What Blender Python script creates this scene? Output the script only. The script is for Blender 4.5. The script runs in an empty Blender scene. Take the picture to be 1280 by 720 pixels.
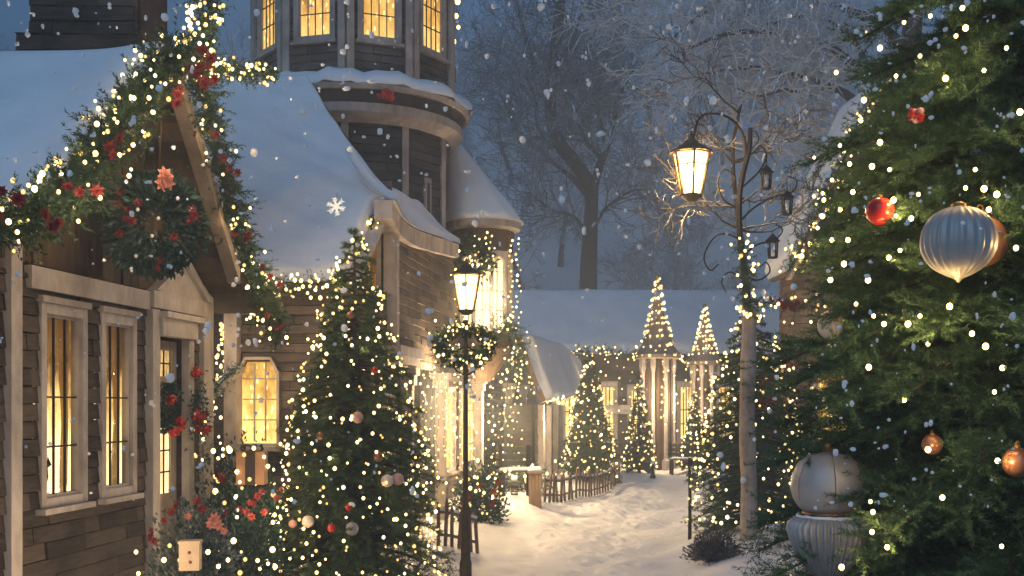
import bpy, bmesh, math
import numpy as np
from mathutils import Vector, Matrix

rng = np.random.default_rng(11)
R = math.radians
sc = bpy.context.scene
COL = sc.collection
F, CX, HY, EYE = 1372.0, 640.0, 505.0, 1.75


def P(px, py, Y):
    """a point of the place, at distance Y from the eye"""
    return np.array([(px - CX) / F * Y, Y, EYE - (py - HY) / F * Y])


def V3(x, y, z=0.0):
    return np.array([x, y, z], float)


def smooth(t):
    t = np.clip(t, 0, 1)
    return t * t * (3 - 2 * t)


def unit(v):
    return v / (np.linalg.norm(v, axis=-1, keepdims=True) + 1e-12)


# ------------------------------------------------------------------ mesh building
class MB:
    def __init__(self):
        self.v, self.f, self.n, self.mi = [], [], 0, []

    def add(self, verts, faces, mi=0):
        verts = np.asarray(verts, float)
        self.v.append(verts)
        k = self.n
        self.f.extend([tuple(int(i) + k for i in f) for f in faces])
        self.mi.extend([mi] * len(faces))
        self.n += len(verts)

    def box8(self, c, mi=0):
        """eight corners: bottom loop of four, then top loop of four"""
        self.add(c, [(3, 2, 1, 0), (4, 5, 6, 7), (0, 1, 5, 4), (1, 2, 6, 5), (2, 3, 7, 6), (3, 0, 4, 7)], mi)

    def box(self, lo, hi, mi=0):
        x0, y0, z0 = lo
        x1, y1, z1 = hi
        self.box8([(x0, y0, z0), (x1, y0, z0), (x1, y1, z0), (x0, y1, z0), (x0, y0, z1), (x1, y0, z1), (x1, y1, z1), (x0, y1, z1)], mi)

    def bar(self, a, b, w, h=None, up=(0, 0, 1), mi=0):
        """a square-cut beam from a to b"""
        a, b = np.asarray(a, float), np.asarray(b, float)
        h = h or w
        d = unit(b - a)
        s = np.cross(d, up)
        if np.linalg.norm(s) < 1e-4:
            s = np.cross(d, (1, 0, 0))
        s = unit(s) * w / 2
        t = unit(np.cross(s, d)) * h / 2
        self.box8([a - s - t, b - s - t, b + s - t, a + s - t, a - s + t, b - s + t, b + s + t, a + s + t], mi)

    def tube(self, pts, rad, n=8, cap=True, mi=0):
        pts = np.asarray(pts, float)
        m = len(pts)
        rad = np.full(m, rad, float) if np.isscalar(rad) else np.asarray(rad, float)
        tan = unit(np.gradient(pts, axis=0))
        ref = np.array([0, 0, 1.0]) if abs(tan[0][2]) < 0.9 else np.array([1.0, 0, 0])
        s = unit(np.cross(tan[0], ref))
        vs = []
        for i in range(m):
            s = unit(s - tan[i] * np.dot(s, tan[i]))
            t = np.cross(tan[i], s)
            a = np.arange(n) * 2 * math.pi / n
            vs.append(pts[i] + rad[i] * (np.cos(a)[:, None] * s + np.sin(a)[:, None] * t))
        fs = []
        for i in range(m - 1):
            for j in range(n):
                k = (j + 1) % n
                fs.append((i * n + j, i * n + k, (i + 1) * n + k, (i + 1) * n + j))
        if cap:
            fs.append(tuple(range(n - 1, -1, -1)))
            fs.append(tuple((m - 1) * n + j for j in range(n)))
        self.add(np.concatenate(vs), fs, mi)

    def lathe(self, prof, base, n=24, flute=None, mi=0, axis=None, lean=None):
        """profile (radius, height) turned about the vertical through base"""
        vs, fs = [], []
        a = np.arange(n) * 2 * math.pi / n
        m = len(prof)
        for i, (r, z) in enumerate(prof):
            k = np.ones(n) if flute is None else 1 + flute(i) * np.cos(a * flute.lobes)
            off = np.zeros(2) if lean is None else np.asarray(lean) * z
            vs.append(np.stack([base[0] + off[0] + r * k * np.cos(a), base[1] + off[1] + r * k * np.sin(a), np.full(n, base[2] + z)], 1))
        for i in range(m - 1):
            for j in range(n):
                q = (j + 1) % n
                fs.append((i * n + j, i * n + q, (i + 1) * n + q, (i + 1) * n + j))
        if prof[0][0] > 1e-4:
            fs.append(tuple(range(n - 1, -1, -1)))
        if prof[-1][0] > 1e-4:
            fs.append(tuple((m - 1) * n + j for j in range(n)))
        self.add(np.concatenate(vs), fs, mi)

    def ball(self, c, r, u=12, v=8, sq=(1, 1, 1), jit=0.0, mi=0):
        prof = []
        vs, fs = [], []
        for i in range(v + 1):
            th = math.pi * i / v
            for j in range(u):
                ph = 2 * math.pi * j / u
                k = 1 + (rng.uniform(-jit, jit) if 0 < i < v else 0)
                vs.append((c[0] + r * k * sq[0] * math.sin(th) * math.cos(ph), c[1] + r * k * sq[1] * math.sin(th) * math.sin(ph), c[2] + r * k * sq[2] * math.cos(th)))
        for i in range(v):
            for j in range(u):
                q = (j + 1) % u
                fs.append((i * u + j, (i + 1) * u + j, (i + 1) * u + q, i * u + q))
        self.add(vs, fs, mi)

    def prism(self, outline, fr, d0, d1, mi=0):
        """an outline in (s, z) of a frame, given depth d0..d1"""
        n = len(outline)
        a = [fr.pt(s, d0, z) for s, z in outline]
        b = [fr.pt(s, d1, z) for s, z in outline]
        fs = [tuple(range(n)), tuple(range(2 * n - 1, n - 1, -1))]
        for i in range(n):
            j = (i + 1) % n
            fs.append((j, i, n + i, n + j))
        self.add(np.array(a + b), fs, mi)

    def build(self, name, mat, parent=None, smooth_=False, fix=True):
        me = bpy.data.meshes.new(name)
        me.from_pydata(np.concatenate(self.v).tolist(), [], self.f)
        mats = mat if isinstance(mat, (list, tuple)) else [mat]
        for m in mats:
            me.materials.append(m)
        if len(mats) > 1:
            me.polygons.foreach_set('material_index', self.mi)
        if fix:
            bm = bmesh.new()
            bm.from_mesh(me)
            bmesh.ops.recalc_face_normals(bm, faces=bm.faces)
            bm.to_mesh(me)
            bm.free()
        if smooth_:
            me.polygons.foreach_set('use_smooth', [True] * len(me.polygons))
        me.update()
        return link(name, me, parent)


def link(name, data, parent=None):
    o = bpy.data.objects.new(name, data)
    COL.objects.link(o)
    if parent is not None:
        o.parent = parent
    return o


def tri_mesh(name, V, mat, parent=None, mats=None, idx=None):
    """loose triangles, V of shape (n, 3, 3)"""
    V = np.asarray(V, np.float32)
    n = len(V)
    me = bpy.data.meshes.new(name)
    me.vertices.add(n * 3)
    me.vertices.foreach_set('co', V.reshape(-1))
    me.loops.add(n * 3)
    me.loops.foreach_set('vertex_index', np.arange(n * 3, dtype=np.int32))
    me.polygons.add(n)
    me.polygons.foreach_set('loop_start', np.arange(0, n * 3, 3, dtype=np.int32))
    for m in (mats or [mat]):
        me.materials.append(m)
    if idx is not None:
        me.polygons.foreach_set('material_index', np.asarray(idx, np.int32))
    me.update(calc_edges=True)
    return link(name, me, parent)


def thing(name, label, cat, group=None, kind=None):
    o = bpy.data.objects.new(name, None)
    COL.objects.link(o)
    return tag(o, label, cat, group, kind)


def tag(o, label=None, cat=None, group=None, kind=None):
    if label:
        o['label'] = label
    if cat:
        o['category'] = cat
    if group:
        o['group'] = group
    if kind:
        o['kind'] = kind
    return o


class Frame:
    def __init__(self, O, u, n):
        self.O, self.u, self.n = np.asarray(O, float), unit(np.asarray(u, float)), unit(np.asarray(n, float))

    def pt(self, s, d, z):
        return self.O + self.u * s + self.n * d + np.array([0, 0, z])

    def box(self, mb, s0, s1, d0, d1, z0, z1, mi=0):
        p = self.pt
        mb.box8([p(s0, d0, z0), p(s1, d0, z0), p(s1, d1, z0), p(s0, d1, z0), p(s0, d0, z1), p(s1, d0, z1), p(s1, d1, z1), p(s0, d1, z1)], mi)


def planks(mb, fr, s0, s1, z0, z1, d=0.0, holes=(), row=0.11, lmin=0.35, lmax=1.1, out=0.014, span=None):
    """rows of weathered boards on a wall, left out where the openings are"""
    z = z0
    while z < z1 - 0.005:
        h = min(row, z1 - z)
        a, b = (s0, s1) if span is None else span(z + h / 2)
        s = a - rng.uniform(0, lmax)
        while s < b:
            e = s + rng.uniform(lmin, lmax)
            x0, x1 = max(s, a), min(e, b) - 0.004
            s = e
            segs = [(x0, x1)]
            for (h0, h1, k0, k1) in holes:
                if z + h * 0.5 > k0 and z + h * 0.5 < k1:
                    ns = []
                    for (p, q) in segs:
                        if q <= h0 or p >= h1:
                            ns.append((p, q))
                        else:
                            if p < h0:
                                ns.append((p, h0))
                            if q > h1:
                                ns.append((h1, q))
                    segs = ns
            for (p, q) in segs:
                if q - p < 0.01:
                    continue
                o = d + rng.uniform(0.0, out)
                dz = rng.uniform(-0.003, 0.003)
                c = [fr.pt(p, d - 0.05, z), fr.pt(q, d - 0.05, z), fr.pt(q, o + 0.012, z + dz), fr.pt(p, o + 0.012, z - dz),
                     fr.pt(p, d - 0.05, z + h - 0.006), fr.pt(q, d - 0.05, z + h - 0.006), fr.pt(q, o, z + h - 0.008), fr.pt(p, o, z + h - 0.008)]
                mb.box8(c)
        z += row


def patch(fn, nu, nv, normal, thick, lump=0.02, name='snow', mat=None, parent=None, roll=0.12, under=0.0, freq=1.6):
    """a slab lying on a surface fn(a, b): closed, with rounded edges"""
    N = np.asarray(normal, float)
    A, B = np.meshgrid(np.linspace(0, 1, nu), np.linspace(0, 1, nv), indexing='ij')
    base = np.array([[fn(a, b) for b in np.linspace(0, 1, nv)] for a in np.linspace(0, 1, nu)])
    ea = np.minimum(A, 1 - A) * nu
    eb = np.minimum(B, 1 - B) * nv
    e = np.minimum(ea, eb)
    t = thick * np.sqrt(1 - (1 - np.clip(e / 2.2, 0, 1)) ** 2)
    X, Y, Z = base[..., 0], base[..., 1], base[..., 2]
    q = freq
    nz = (np.sin(X * 1.9 * q + Z * 1.3) * np.sin(Y * 1.7 * q + 0.7) + 0.6 * np.sin(X * 4.3 * q + 1.1) * np.sin(Y * 3.9 * q + Z * 3.1) + 0.35 * np.sin(Z * 9.7 * q + X * 2.3) * np.sin(X * 7.9 + Y * 8.3))
    t = np.maximum(t * (1 + lump / max(thick, 0.02) * nz), 0.0)
    top = base + N * (t[..., None] + under)
    bot = base + N * under
    V = np.concatenate([top.reshape(-1, 3), bot.reshape(-1, 3)])
    fs = []
    M = nu * nv
    for i in range(nu - 1):
        for j in range(nv - 1):
            k = i * nv + j
            fs.append((k, k + nv, k + nv + 1, k + 1))
            fs.append((M + k, M + k + 1, M + k + nv + 1, M + k + nv))
    ring = [(i, 0) for i in range(nu)] + [(nu - 1, j) for j in range(1, nv)] + [(i, nv - 1) for i in range(nu - 2, -1, -1)] + [(0, j) for j in range(nv - 2, 0, -1)]
    for (i, j), (k, l) in zip(ring, ring[1:] + ring[:1]):
        a, b = i * nv + j, k * nv + l
        fs.append((a, b, M + b, M + a))
    mb = MB()
    mb.add(V, fs)
    return mb.build(name, mat, parent, smooth_=True)


# ------------------------------------------------------------------ materials
def newmat(name):
    m = bpy.data.materials.new(name)
    m.use_nodes = True
    nt = m.node_tree
    b = nt.nodes['Principled BSDF']
    return m, nt, b


def N(nt, t, **kw):
    n = nt.nodes.new(t)
    for k, v in kw.items():
        if hasattr(n, k):
            setattr(n, k, v)
        else:
            n.inputs[k].default_value = v
    return n


def ramp(nt, src, stops):
    r = nt.nodes.new('ShaderNodeValToRGB')
    el = r.color_ramp.elements
    while len(el) < len(stops):
        el.new(0.5)
    for e, (p, c) in zip(el, stops):
        e.position = p
        e.color = (*c, 1) if len(c) == 3 else c
    nt.links.new(src, r.inputs[0])
    return r


def wood(name, dark, light, scale=(3, 3, 30), rough=0.85, bump=0.35, rnd=0.6, snow=0.0):
    m, nt, b = newmat(name)
    L = nt.links.new
    tc = N(nt, 'ShaderNodeTexCoord')
    mp = N(nt, 'ShaderNodeMapping')
    mp.inputs['Scale'].default_value = scale
    L(tc.outputs['Object'], mp.inputs[0])
    no = N(nt, 'ShaderNodeTexNoise', Scale=1.6, Detail=8.0, Roughness=0.65)
    L(mp.outputs[0], no.inputs[0])
    ge = N(nt, 'ShaderNodeNewGeometry')
    no2 = N(nt, 'ShaderNodeTexNoise', Scale=2.3, Detail=5.0)
    L(tc.outputs['Object'], no2.inputs[0])
    ma = N(nt, 'ShaderNodeMath', operation='MULTIPLY_ADD')
    L(ge.outputs['Random Per Island'], ma.inputs[0])
    ma.inputs[1].default_value = rnd
    ad = N(nt, 'ShaderNodeMath', operation='MULTIPLY_ADD')
    L(no2.outputs[0], ad.inputs[0])
    ad.inputs[1].default_value = 0.9
    ad.inputs[2].default_value = -0.45 - rnd / 2
    L(ad.outputs[0], ma.inputs[2])
    s = N(nt, 'ShaderNodeMath', operation='ADD')
    L(no.outputs[0], s.inputs[0])
    L(ma.outputs[0], s.inputs[1])
    r = ramp(nt, s.outputs[0], [(0.25, dark), (0.75, light)])
    out = r.outputs[0]
    if snow:
        sx = N(nt, 'ShaderNodeSeparateXYZ')
        L(ge.outputs['Normal'], sx.inputs[0])
        r2 = ramp(nt, sx.outputs[2], [(snow, (0, 0, 0)), (snow + 0.15, (1, 1, 1))])
        mx = N(nt, 'ShaderNodeMixRGB')
        L(r2.outputs[0], mx.inputs[0])
        L(out, mx.inputs[1])
        mx.inputs[2].default_value = (0.8, 0.82, 0.86, 1)
        out = mx.outputs[0]
    L(out, b.inputs['Base Color'])
    b.inputs['Roughness'].default_value = rough
    b.inputs['Specular IOR Level'].default_value = 0.25
    bp = N(nt, 'ShaderNodeBump', Strength=bump, Distance=0.01)
    L(no.outputs[0], bp.inputs['Height'])
    L(bp.outputs[0], b.inputs['Normal'])
    return m


def plain(name, col, rough=0.6, metal=0.0, var=0.25, scale=6.0, bump=0.0, spec=0.4):
    m, nt, b = newmat(name)
    L = nt.links.new
    tc = N(nt, 'ShaderNodeTexCoord')
    no = N(nt, 'ShaderNodeTexNoise', Scale=scale, Detail=6.0, Roughness=0.6)
    L(tc.outputs['Object'], no.inputs[0])
    r = ramp(nt, no.outputs[0], [(0.3, tuple(c * (1 - var) for c in col)), (0.7, tuple(min(1, c * (1 + var)) for c in col))])
    L(r.outputs[0], b.inputs['Base Color'])
    b.inputs['Roughness'].default_value = rough
    b.inputs['Metallic'].default_value = metal
    b.inputs['Specular IOR Level'].default_value = spec
    if bump:
        bp = N(nt, 'ShaderNodeBump', Strength=bump, Distance=0.02)
        L(no.outputs[0], bp.inputs['Height'])
        L(bp.outputs[0], b.inputs['Normal'])
    return m


def snowmat(name, col=(0.80, 0.81, 0.83), scale=2.0, bump=0.5, fine=22.0, dist=0.05):
    m, nt, b = newmat(name)
    L = nt.links.new
    tc = N(nt, 'ShaderNodeTexCoord')
    mp = N(nt, 'ShaderNodeMapping')
    L(tc.outputs['Object'], mp.inputs[0])
    n1 = N(nt, 'ShaderNodeTexNoise', Scale=scale, Detail=9.0, Roughness=0.6)
    n2 = N(nt, 'ShaderNodeTexNoise', Scale=fine, Detail=5.0, Roughness=0.7)
    L(mp.outputs[0], n1.inputs[0])
    L(mp.outputs[0], n2.inputs[0])
    r = ramp(nt, n1.outputs[0], [(0.3, tuple(c * 0.88 for c in col)), (0.65, col)])
    L(r.outputs[0], b.inputs['Base Color'])
    b.inputs['Roughness'].default_value = 0.75
    b.inputs['Specular IOR Level'].default_value = 0.3
    a = N(nt, 'ShaderNodeMath', operation='MULTIPLY_ADD')
    L(n2.outputs[0], a.inputs[0])
    a.inputs[1].default_value = 0.22
    L(n1.outputs[0], a.inputs[2])
    bp = N(nt, 'ShaderNodeBump', Strength=bump, Distance=dist)
    L(a.outputs[0], bp.inputs['Height'])
    L(bp.outputs[0], b.inputs['Normal'])
    return m


def leafmat(name, dark, light, tip=None, rough=0.55, trans=0.15, clump=2.5):
    m, nt, b = newmat(name)
    L = nt.links.new
    ge = N(nt, 'ShaderNodeNewGeometry')
    tc = N(nt, 'ShaderNodeTexCoord')
    no = N(nt, 'ShaderNodeTexNoise', Scale=clump, Detail=4.0)
    L(tc.outputs['Object'], no.inputs[0])
    s = N(nt, 'ShaderNodeMath', operation='MULTIPLY_ADD')
    L(ge.outputs['Random Per Island'], s.inputs[0])
    s.inputs[1].default_value = 0.5
    ad = N(nt, 'ShaderNodeMath', operation='MULTIPLY_ADD')
    L(no.outputs[0], ad.inputs[0])
    ad.inputs[1].default_value = 1.5
    ad.inputs[2].default_value = -0.5
    L(ad.outputs[0], s.inputs[2])
    st = [(0.1, dark), (0.75, light)]
    if tip:
        st.append((0.98, tip))
    r = ramp(nt, s.outputs[0], st)
    L(r.outputs[0], b.inputs['Base Color'])
    b.inputs['Roughness'].default_value = rough
    b.inputs['Specular IOR Level'].default_value = 0.3
    if trans:
        t = N(nt, 'ShaderNodeBsdfTranslucent')
        L(r.outputs[0], t.inputs[0])
        mx = N(nt, 'ShaderNodeMixShader')
        mx.inputs[0].default_value = trans
        L(b.outputs[0], mx.inputs[1])
        L(t.outputs[0], mx.inputs[2])
        L(mx.outputs[0], nt.nodes['Material Output'].inputs[0])
    return m


def emit(name, col, strength, sampling='AUTO'):
    m = bpy.data.materials.new(name)
    m.use_nodes = True
    nt = m.node_tree
    nt.nodes.clear()
    o = nt.nodes.new('ShaderNodeOutputMaterial')
    e = N(nt, 'ShaderNodeEmission', Strength=strength)
    e.inputs[0].default_value = (*col, 1)
    nt.links.new(e.outputs[0], o.inputs[0])
    m.cycles.emission_sampling = sampling
    return m


def panemat(name, seed, lo=(0.10, 0.045, 0.012), mid=(0.72, 0.47, 0.17), hi=(1.0, 0.83, 0.46), strength=2.2, zlo=1.2, zhi=2.3, grain=9.0, dots=True):
    """glowing glass with a lamplit room painted in: brighter low down, streaks above"""
    m, nt, b = newmat(name)
    L = nt.links.new
    ge = N(nt, 'ShaderNodeNewGeometry')
    mp = N(nt, 'ShaderNodeMapping')
    mp.inputs['Location'].default_value = (seed * 3.1, seed * 1.7, seed)
    mp.inputs['Scale'].default_value = (1, 1, 0.4)
    L(ge.outputs['Position'], mp.inputs[0])
    no = N(nt, 'ShaderNodeTexNoise', Scale=grain, Detail=4.0, Roughness=0.65)
    L(mp.outputs[0], no.inputs[0])
    sx = N(nt, 'ShaderNodeSeparateXYZ')
    L(ge.outputs['Position'], sx.inputs[0])
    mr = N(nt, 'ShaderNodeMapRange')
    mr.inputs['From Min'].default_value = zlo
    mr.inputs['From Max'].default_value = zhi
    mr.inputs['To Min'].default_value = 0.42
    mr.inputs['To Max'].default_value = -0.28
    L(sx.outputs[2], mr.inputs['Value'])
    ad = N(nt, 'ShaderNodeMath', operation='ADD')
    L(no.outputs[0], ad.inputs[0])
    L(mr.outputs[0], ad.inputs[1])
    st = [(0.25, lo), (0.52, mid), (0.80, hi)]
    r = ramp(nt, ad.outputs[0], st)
    out = r.outputs[0]
    if dots:
        vo = N(nt, 'ShaderNodeTexVoronoi', Scale=grain * 2.2)
        L(mp.outputs[0], vo.inputs[0])
        r2 = ramp(nt, vo.outputs['Distance'], [(0.16, (1, 1, 1)), (0.27, (0, 0, 0))])
        mx = N(nt, 'ShaderNodeMixRGB', blend_type='ADD')
        mx.inputs[0].default_value = 0.8
        L(out, mx.inputs[1])
        L(r2.outputs[0], mx.inputs[2])
        mu = N(nt, 'ShaderNodeMixRGB', blend_type='MULTIPLY')
        mu.inputs[0].default_value = 1.0
        L(mx.outputs[0], mu.inputs[1])
        mu.inputs[2].default_value = (1.0, 0.78, 0.40, 1)
        out = mu.outputs[0]
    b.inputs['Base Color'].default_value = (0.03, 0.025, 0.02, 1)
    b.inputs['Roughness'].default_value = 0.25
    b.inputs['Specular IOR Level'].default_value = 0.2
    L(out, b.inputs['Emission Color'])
    b.inputs['Emission Strength'].default_value = strength  # room light is painted into the pane's own emission
    return m


M = {}
M['snow'] = snowmat('roof snow', (0.78, 0.80, 0.83), scale=1.6, bump=0.6, fine=16, dist=0.07)
M['ground'] = snowmat('ground snow', (0.80, 0.79, 0.78), scale=2.2, bump=0.75, fine=12, dist=0.14)
M['siding'] = wood('dark weathered siding', (0.021, 0.016, 0.013), (0.105, 0.079, 0.062), scale=(4, 4, 26), rnd=0.36)
M['grey_siding'] = wood('grey weathered siding', (0.04, 0.032, 0.028), (0.17, 0.13, 0.105), scale=(3, 3, 30), rnd=0.4)
M['blue_siding'] = wood('slate dark siding', (0.018, 0.019, 0.022), (0.075, 0.07, 0.07), scale=(3, 3, 30), rnd=0.4)
M['trim'] = wood('pale painted trim', (0.27, 0.232, 0.208), (0.52, 0.462, 0.425), scale=(6, 6, 3), rnd=0.25, bump=0.2)
M['trim_cool'] = wood('grey painted trim', (0.22, 0.19, 0.17), (0.42, 0.37, 0.34), scale=(6, 6, 3), rnd=0.25, bump=0.2, snow=0.5)
M['slate_siding'] = wood('cool grey siding', (0.03, 0.028, 0.028), (0.125, 0.113, 0.106), scale=(3, 3, 30), rnd=0.4)
M['board'] = wood('brown gable boards', (0.035, 0.022, 0.014), (0.13, 0.085, 0.052), scale=(12, 12, 2), rnd=0.4)
M['barge'] = wood('tan bargeboard', (0.14, 0.105, 0.08), (0.32, 0.255, 0.205), scale=(5, 5, 5), rnd=0.2)
M['door'] = wood('door paint', (0.20, 0.155, 0.125), (0.36, 0.29, 0.24), scale=(14, 14, 2), rnd=0.2)
M['post'] = wood('post wood', (0.10, 0.065, 0.04), (0.26, 0.18, 0.115), scale=(10, 10, 2), rnd=0.3)
M['bark_post'] = wood('pale bark', (0.16, 0.115, 0.085), (0.42, 0.33, 0.26), scale=(9, 9, 4), rnd=0.0, bump=0.8)
M['fence'] = wood('fence wood', (0.06, 0.04, 0.028), (0.2, 0.14, 0.095), scale=(9, 9, 3), rnd=0.4, snow=0.6)
M['bark'] = wood('dark bark', (0.012, 0.011, 0.012), (0.05, 0.045, 0.045), scale=(4, 4, 1.2), rnd=0.0, bump=0.8, snow=0.55)
M['twig'] = wood('frosted twig', (0.05, 0.05, 0.055), (0.22, 0.22, 0.23), scale=(1, 1, 1), rnd=0.5, bump=0.0, snow=0.2)
M['fir'] = leafmat('fir needles', (0.030, 0.068, 0.034), (0.080, 0.155, 0.074), (0.14, 0.21, 0.115), clump=5)
M['bough'] = plain('brown bough', (0.035, 0.025, 0.016), 0.9)
M['fir_far'] = leafmat('spruce needles', (0.024, 0.048, 0.020), (0.068, 0.122, 0.044), (0.11, 0.15, 0.06), clump=4)
M['garland'] = leafmat('garland needles', (0.014, 0.032, 0.017), (0.045, 0.088, 0.036), (0.08, 0.12, 0.06), clump=7)
M['wreath'] = leafmat('blue green leaves', (0.012, 0.032, 0.026), (0.04, 0.095, 0.072), (0.22, 0.30, 0.28), clump=9)
M['frost'] = leafmat('frosted leaves', (0.03, 0.05, 0.04), (0.22, 0.26, 0.24), (0.62, 0.64, 0.64), clump=9, trans=0.1)
M['dry'] = leafmat('frosted twigs', (0.03, 0.024, 0.02), (0.12, 0.10, 0.09), (0.4, 0.4, 0.42), clump=9, trans=0.05)
M['red'] = leafmat('red petals', (0.09, 0.012, 0.012), (0.25, 0.030, 0.026), (0.34, 0.08, 0.06), clump=12, trans=0.2)
M['pink'] = leafmat('salmon petals', (0.42, 0.14, 0.11), (0.66, 0.28, 0.22), None, clump=12, trans=0.2)
M['iron'] = plain('dark iron', (0.028, 0.025, 0.024), 0.55, 0.6, 0.4, 14)
M['lamp_iron'] = plain('bronzed iron', (0.10, 0.07, 0.04), 0.5, 0.5, 0.3, 14)
M['brass'] = plain('aged brass', (0.30, 0.19, 0.07), 0.4, 0.8, 0.3, 20)
M['silver'] = plain('pewter lacquer', (0.36, 0.335, 0.325), 0.45, 0.3, 0.12, 9)
M['redball'] = plain('red lacquer', (0.48, 0.03, 0.02), 0.25, 0.2, 0.2, 9)
M['bronze'] = plain('bronze lacquer', (0.27, 0.125, 0.07), 0.3, 0.5, 0.2, 9)
M['pearl'] = plain('pearl lacquer', (0.72, 0.58, 0.48), 0.45, 0.0, 0.1, 9)
M['rose'] = plain('rose satin', (0.55, 0.30, 0.25), 0.5, 0.0, 0.2, 9)
M['wire'] = plain('green cable', (0.015, 0.03, 0.016), 0.6)
M['kraft'] = plain('kraft paper', (0.40, 0.22, 0.12), 0.8, 0, 0.12, 12)
M['cream'] = plain('cream card', (0.62, 0.46, 0.31), 0.8, 0, 0.1, 12)
M['ribbon'] = plain('dark ribbon', (0.05, 0.03, 0.025), 0.5)
M['button'] = plain('red brown button', (0.22, 0.05, 0.03), 0.5)
M['bench'] = plain('green grey paint', (0.05, 0.06, 0.05), 0.7, 0, 0.3, 12)
M['cream_fence'] = plain('cream fence paint', (0.55, 0.46, 0.36), 0.7, 0, 0.2, 9)
M['bulb'] = emit('warm bulb', (1.0, 0.70, 0.27), 4.5)
M['bulb_far'] = emit('warm far bulb', (1.0, 0.68, 0.25), 4.0)
M['bulb_bright'] = emit('bright warm bulb', (1.0, 0.66, 0.20), 14.0)
M['bulb_dim'] = emit('dim warm bulb', (1.0, 0.62, 0.20), 1.7)
M['bulb_hot'] = emit('hot warm bulb', (1.0, 0.72, 0.32), 8.0)
M['half_frost_twig'] = wood('half frosted twig', (0.07, 0.073, 0.08), (0.34, 0.35, 0.37), scale=(1, 1, 1), rnd=0.7, bump=0.0, snow=0.2)
M['frost_twig'] = wood('heavily frosted twig', (0.34, 0.36, 0.39), (0.66, 0.68, 0.71), scale=(1, 1, 1), rnd=0.6, bump=0.0, snow=0.25)
M['lamp_glass'] = emit('lamp glass', (1.0, 0.66, 0.22), 5.5)
M['candle'] = emit('lamp mantle', (1.0, 0.80, 0.45), 16.0)
M['pane_a'] = panemat('glowing room pane one', 1.0, grain=8.0, strength=2.6, zlo=1.25, zhi=2.0, dots=False)
M['pane_b'] = panemat('glowing room pane two', 2.6, grain=9.0, strength=2.5, zlo=1.2, zhi=2.05, dots=False)
M['pane_c'] = panemat('glowing room pane three', 4.2, grain=8.0, strength=1.7, zlo=1.1, zhi=2.6)
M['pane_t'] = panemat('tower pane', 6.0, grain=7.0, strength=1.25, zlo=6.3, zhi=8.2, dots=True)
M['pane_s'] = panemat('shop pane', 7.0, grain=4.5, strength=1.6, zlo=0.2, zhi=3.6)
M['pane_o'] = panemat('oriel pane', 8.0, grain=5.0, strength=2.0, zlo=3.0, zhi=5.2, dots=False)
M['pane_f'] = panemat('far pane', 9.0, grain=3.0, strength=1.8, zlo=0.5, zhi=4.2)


def flakemat():
    m, nt, b = newmat('snowflake')
    b.inputs['Base Color'].default_value = (0.92, 0.93, 0.95, 1)
    b.inputs['Roughness'].default_value = 0.6
    t = N(nt, 'ShaderNodeBsdfTranslucent')
    t.inputs[0].default_value = (0.97, 0.97, 0.97, 1)
    mx = N(nt, 'ShaderNodeMixShader')
    mx.inputs[0].default_value = 0.3
    nt.links.new(b.outputs[0], mx.inputs[1])
    nt.links.new(t.outputs[0], mx.inputs[2])
    nt.links.new(mx.outputs[0], nt.nodes['Material Output'].inputs[0])
    return m


M['flake'] = flakemat()


def sheer(name, col, tr, k):
    m, nt, b = newmat(name)
    nt.nodes.remove(b)
    d = N(nt, 'ShaderNodeBsdfDiffuse')
    t = N(nt, 'ShaderNodeBsdfTranslucent')
    d.inputs[0].default_value = t.inputs[0].default_value = (*col, 1)
    mx = N(nt, 'ShaderNodeMixShader')
    mx.inputs[0].default_value = tr
    nt.links.new(d.outputs[0], mx.inputs[1])
    nt.links.new(t.outputs[0], mx.inputs[2])
    nt.links.new(mx.outputs[0], nt.nodes['Material Output'].inputs[0])
    return m


def glass(name):
    m, nt, b = newmat(name)
    nt.nodes.remove(b)
    tc = N(nt, 'ShaderNodeTexCoord')
    no = N(nt, 'ShaderNodeTexNoise', Scale=7.0, Detail=3.0)
    nt.links.new(tc.outputs['Object'], no.inputs[0])
    bp = N(nt, 'ShaderNodeBump', Strength=.25, Distance=.02)
    nt.links.new(no.outputs[0], bp.inputs['Height'])
    gl = N(nt, 'ShaderNodeBsdfGlossy', Roughness=.06)
    nt.links.new(bp.outputs[0], gl.inputs['Normal'])
    t = N(nt, 'ShaderNodeBsdfTransparent')
    t.inputs[0].default_value = (.93, .9, .82, 1)
    mx = N(nt, 'ShaderNodeMixShader')
    mx.inputs[0].default_value = .09
    nt.links.new(t.outputs[0], mx.inputs[1])
    nt.links.new(gl.outputs[0], mx.inputs[2])
    nt.links.new(mx.outputs[0], nt.nodes['Material Output'].inputs[0])
    return m


M['curtain'] = sheer('sheer curtain', (.78, .62, .42), .65, 0)
M['old_glass'] = glass('old window glass')


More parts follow.
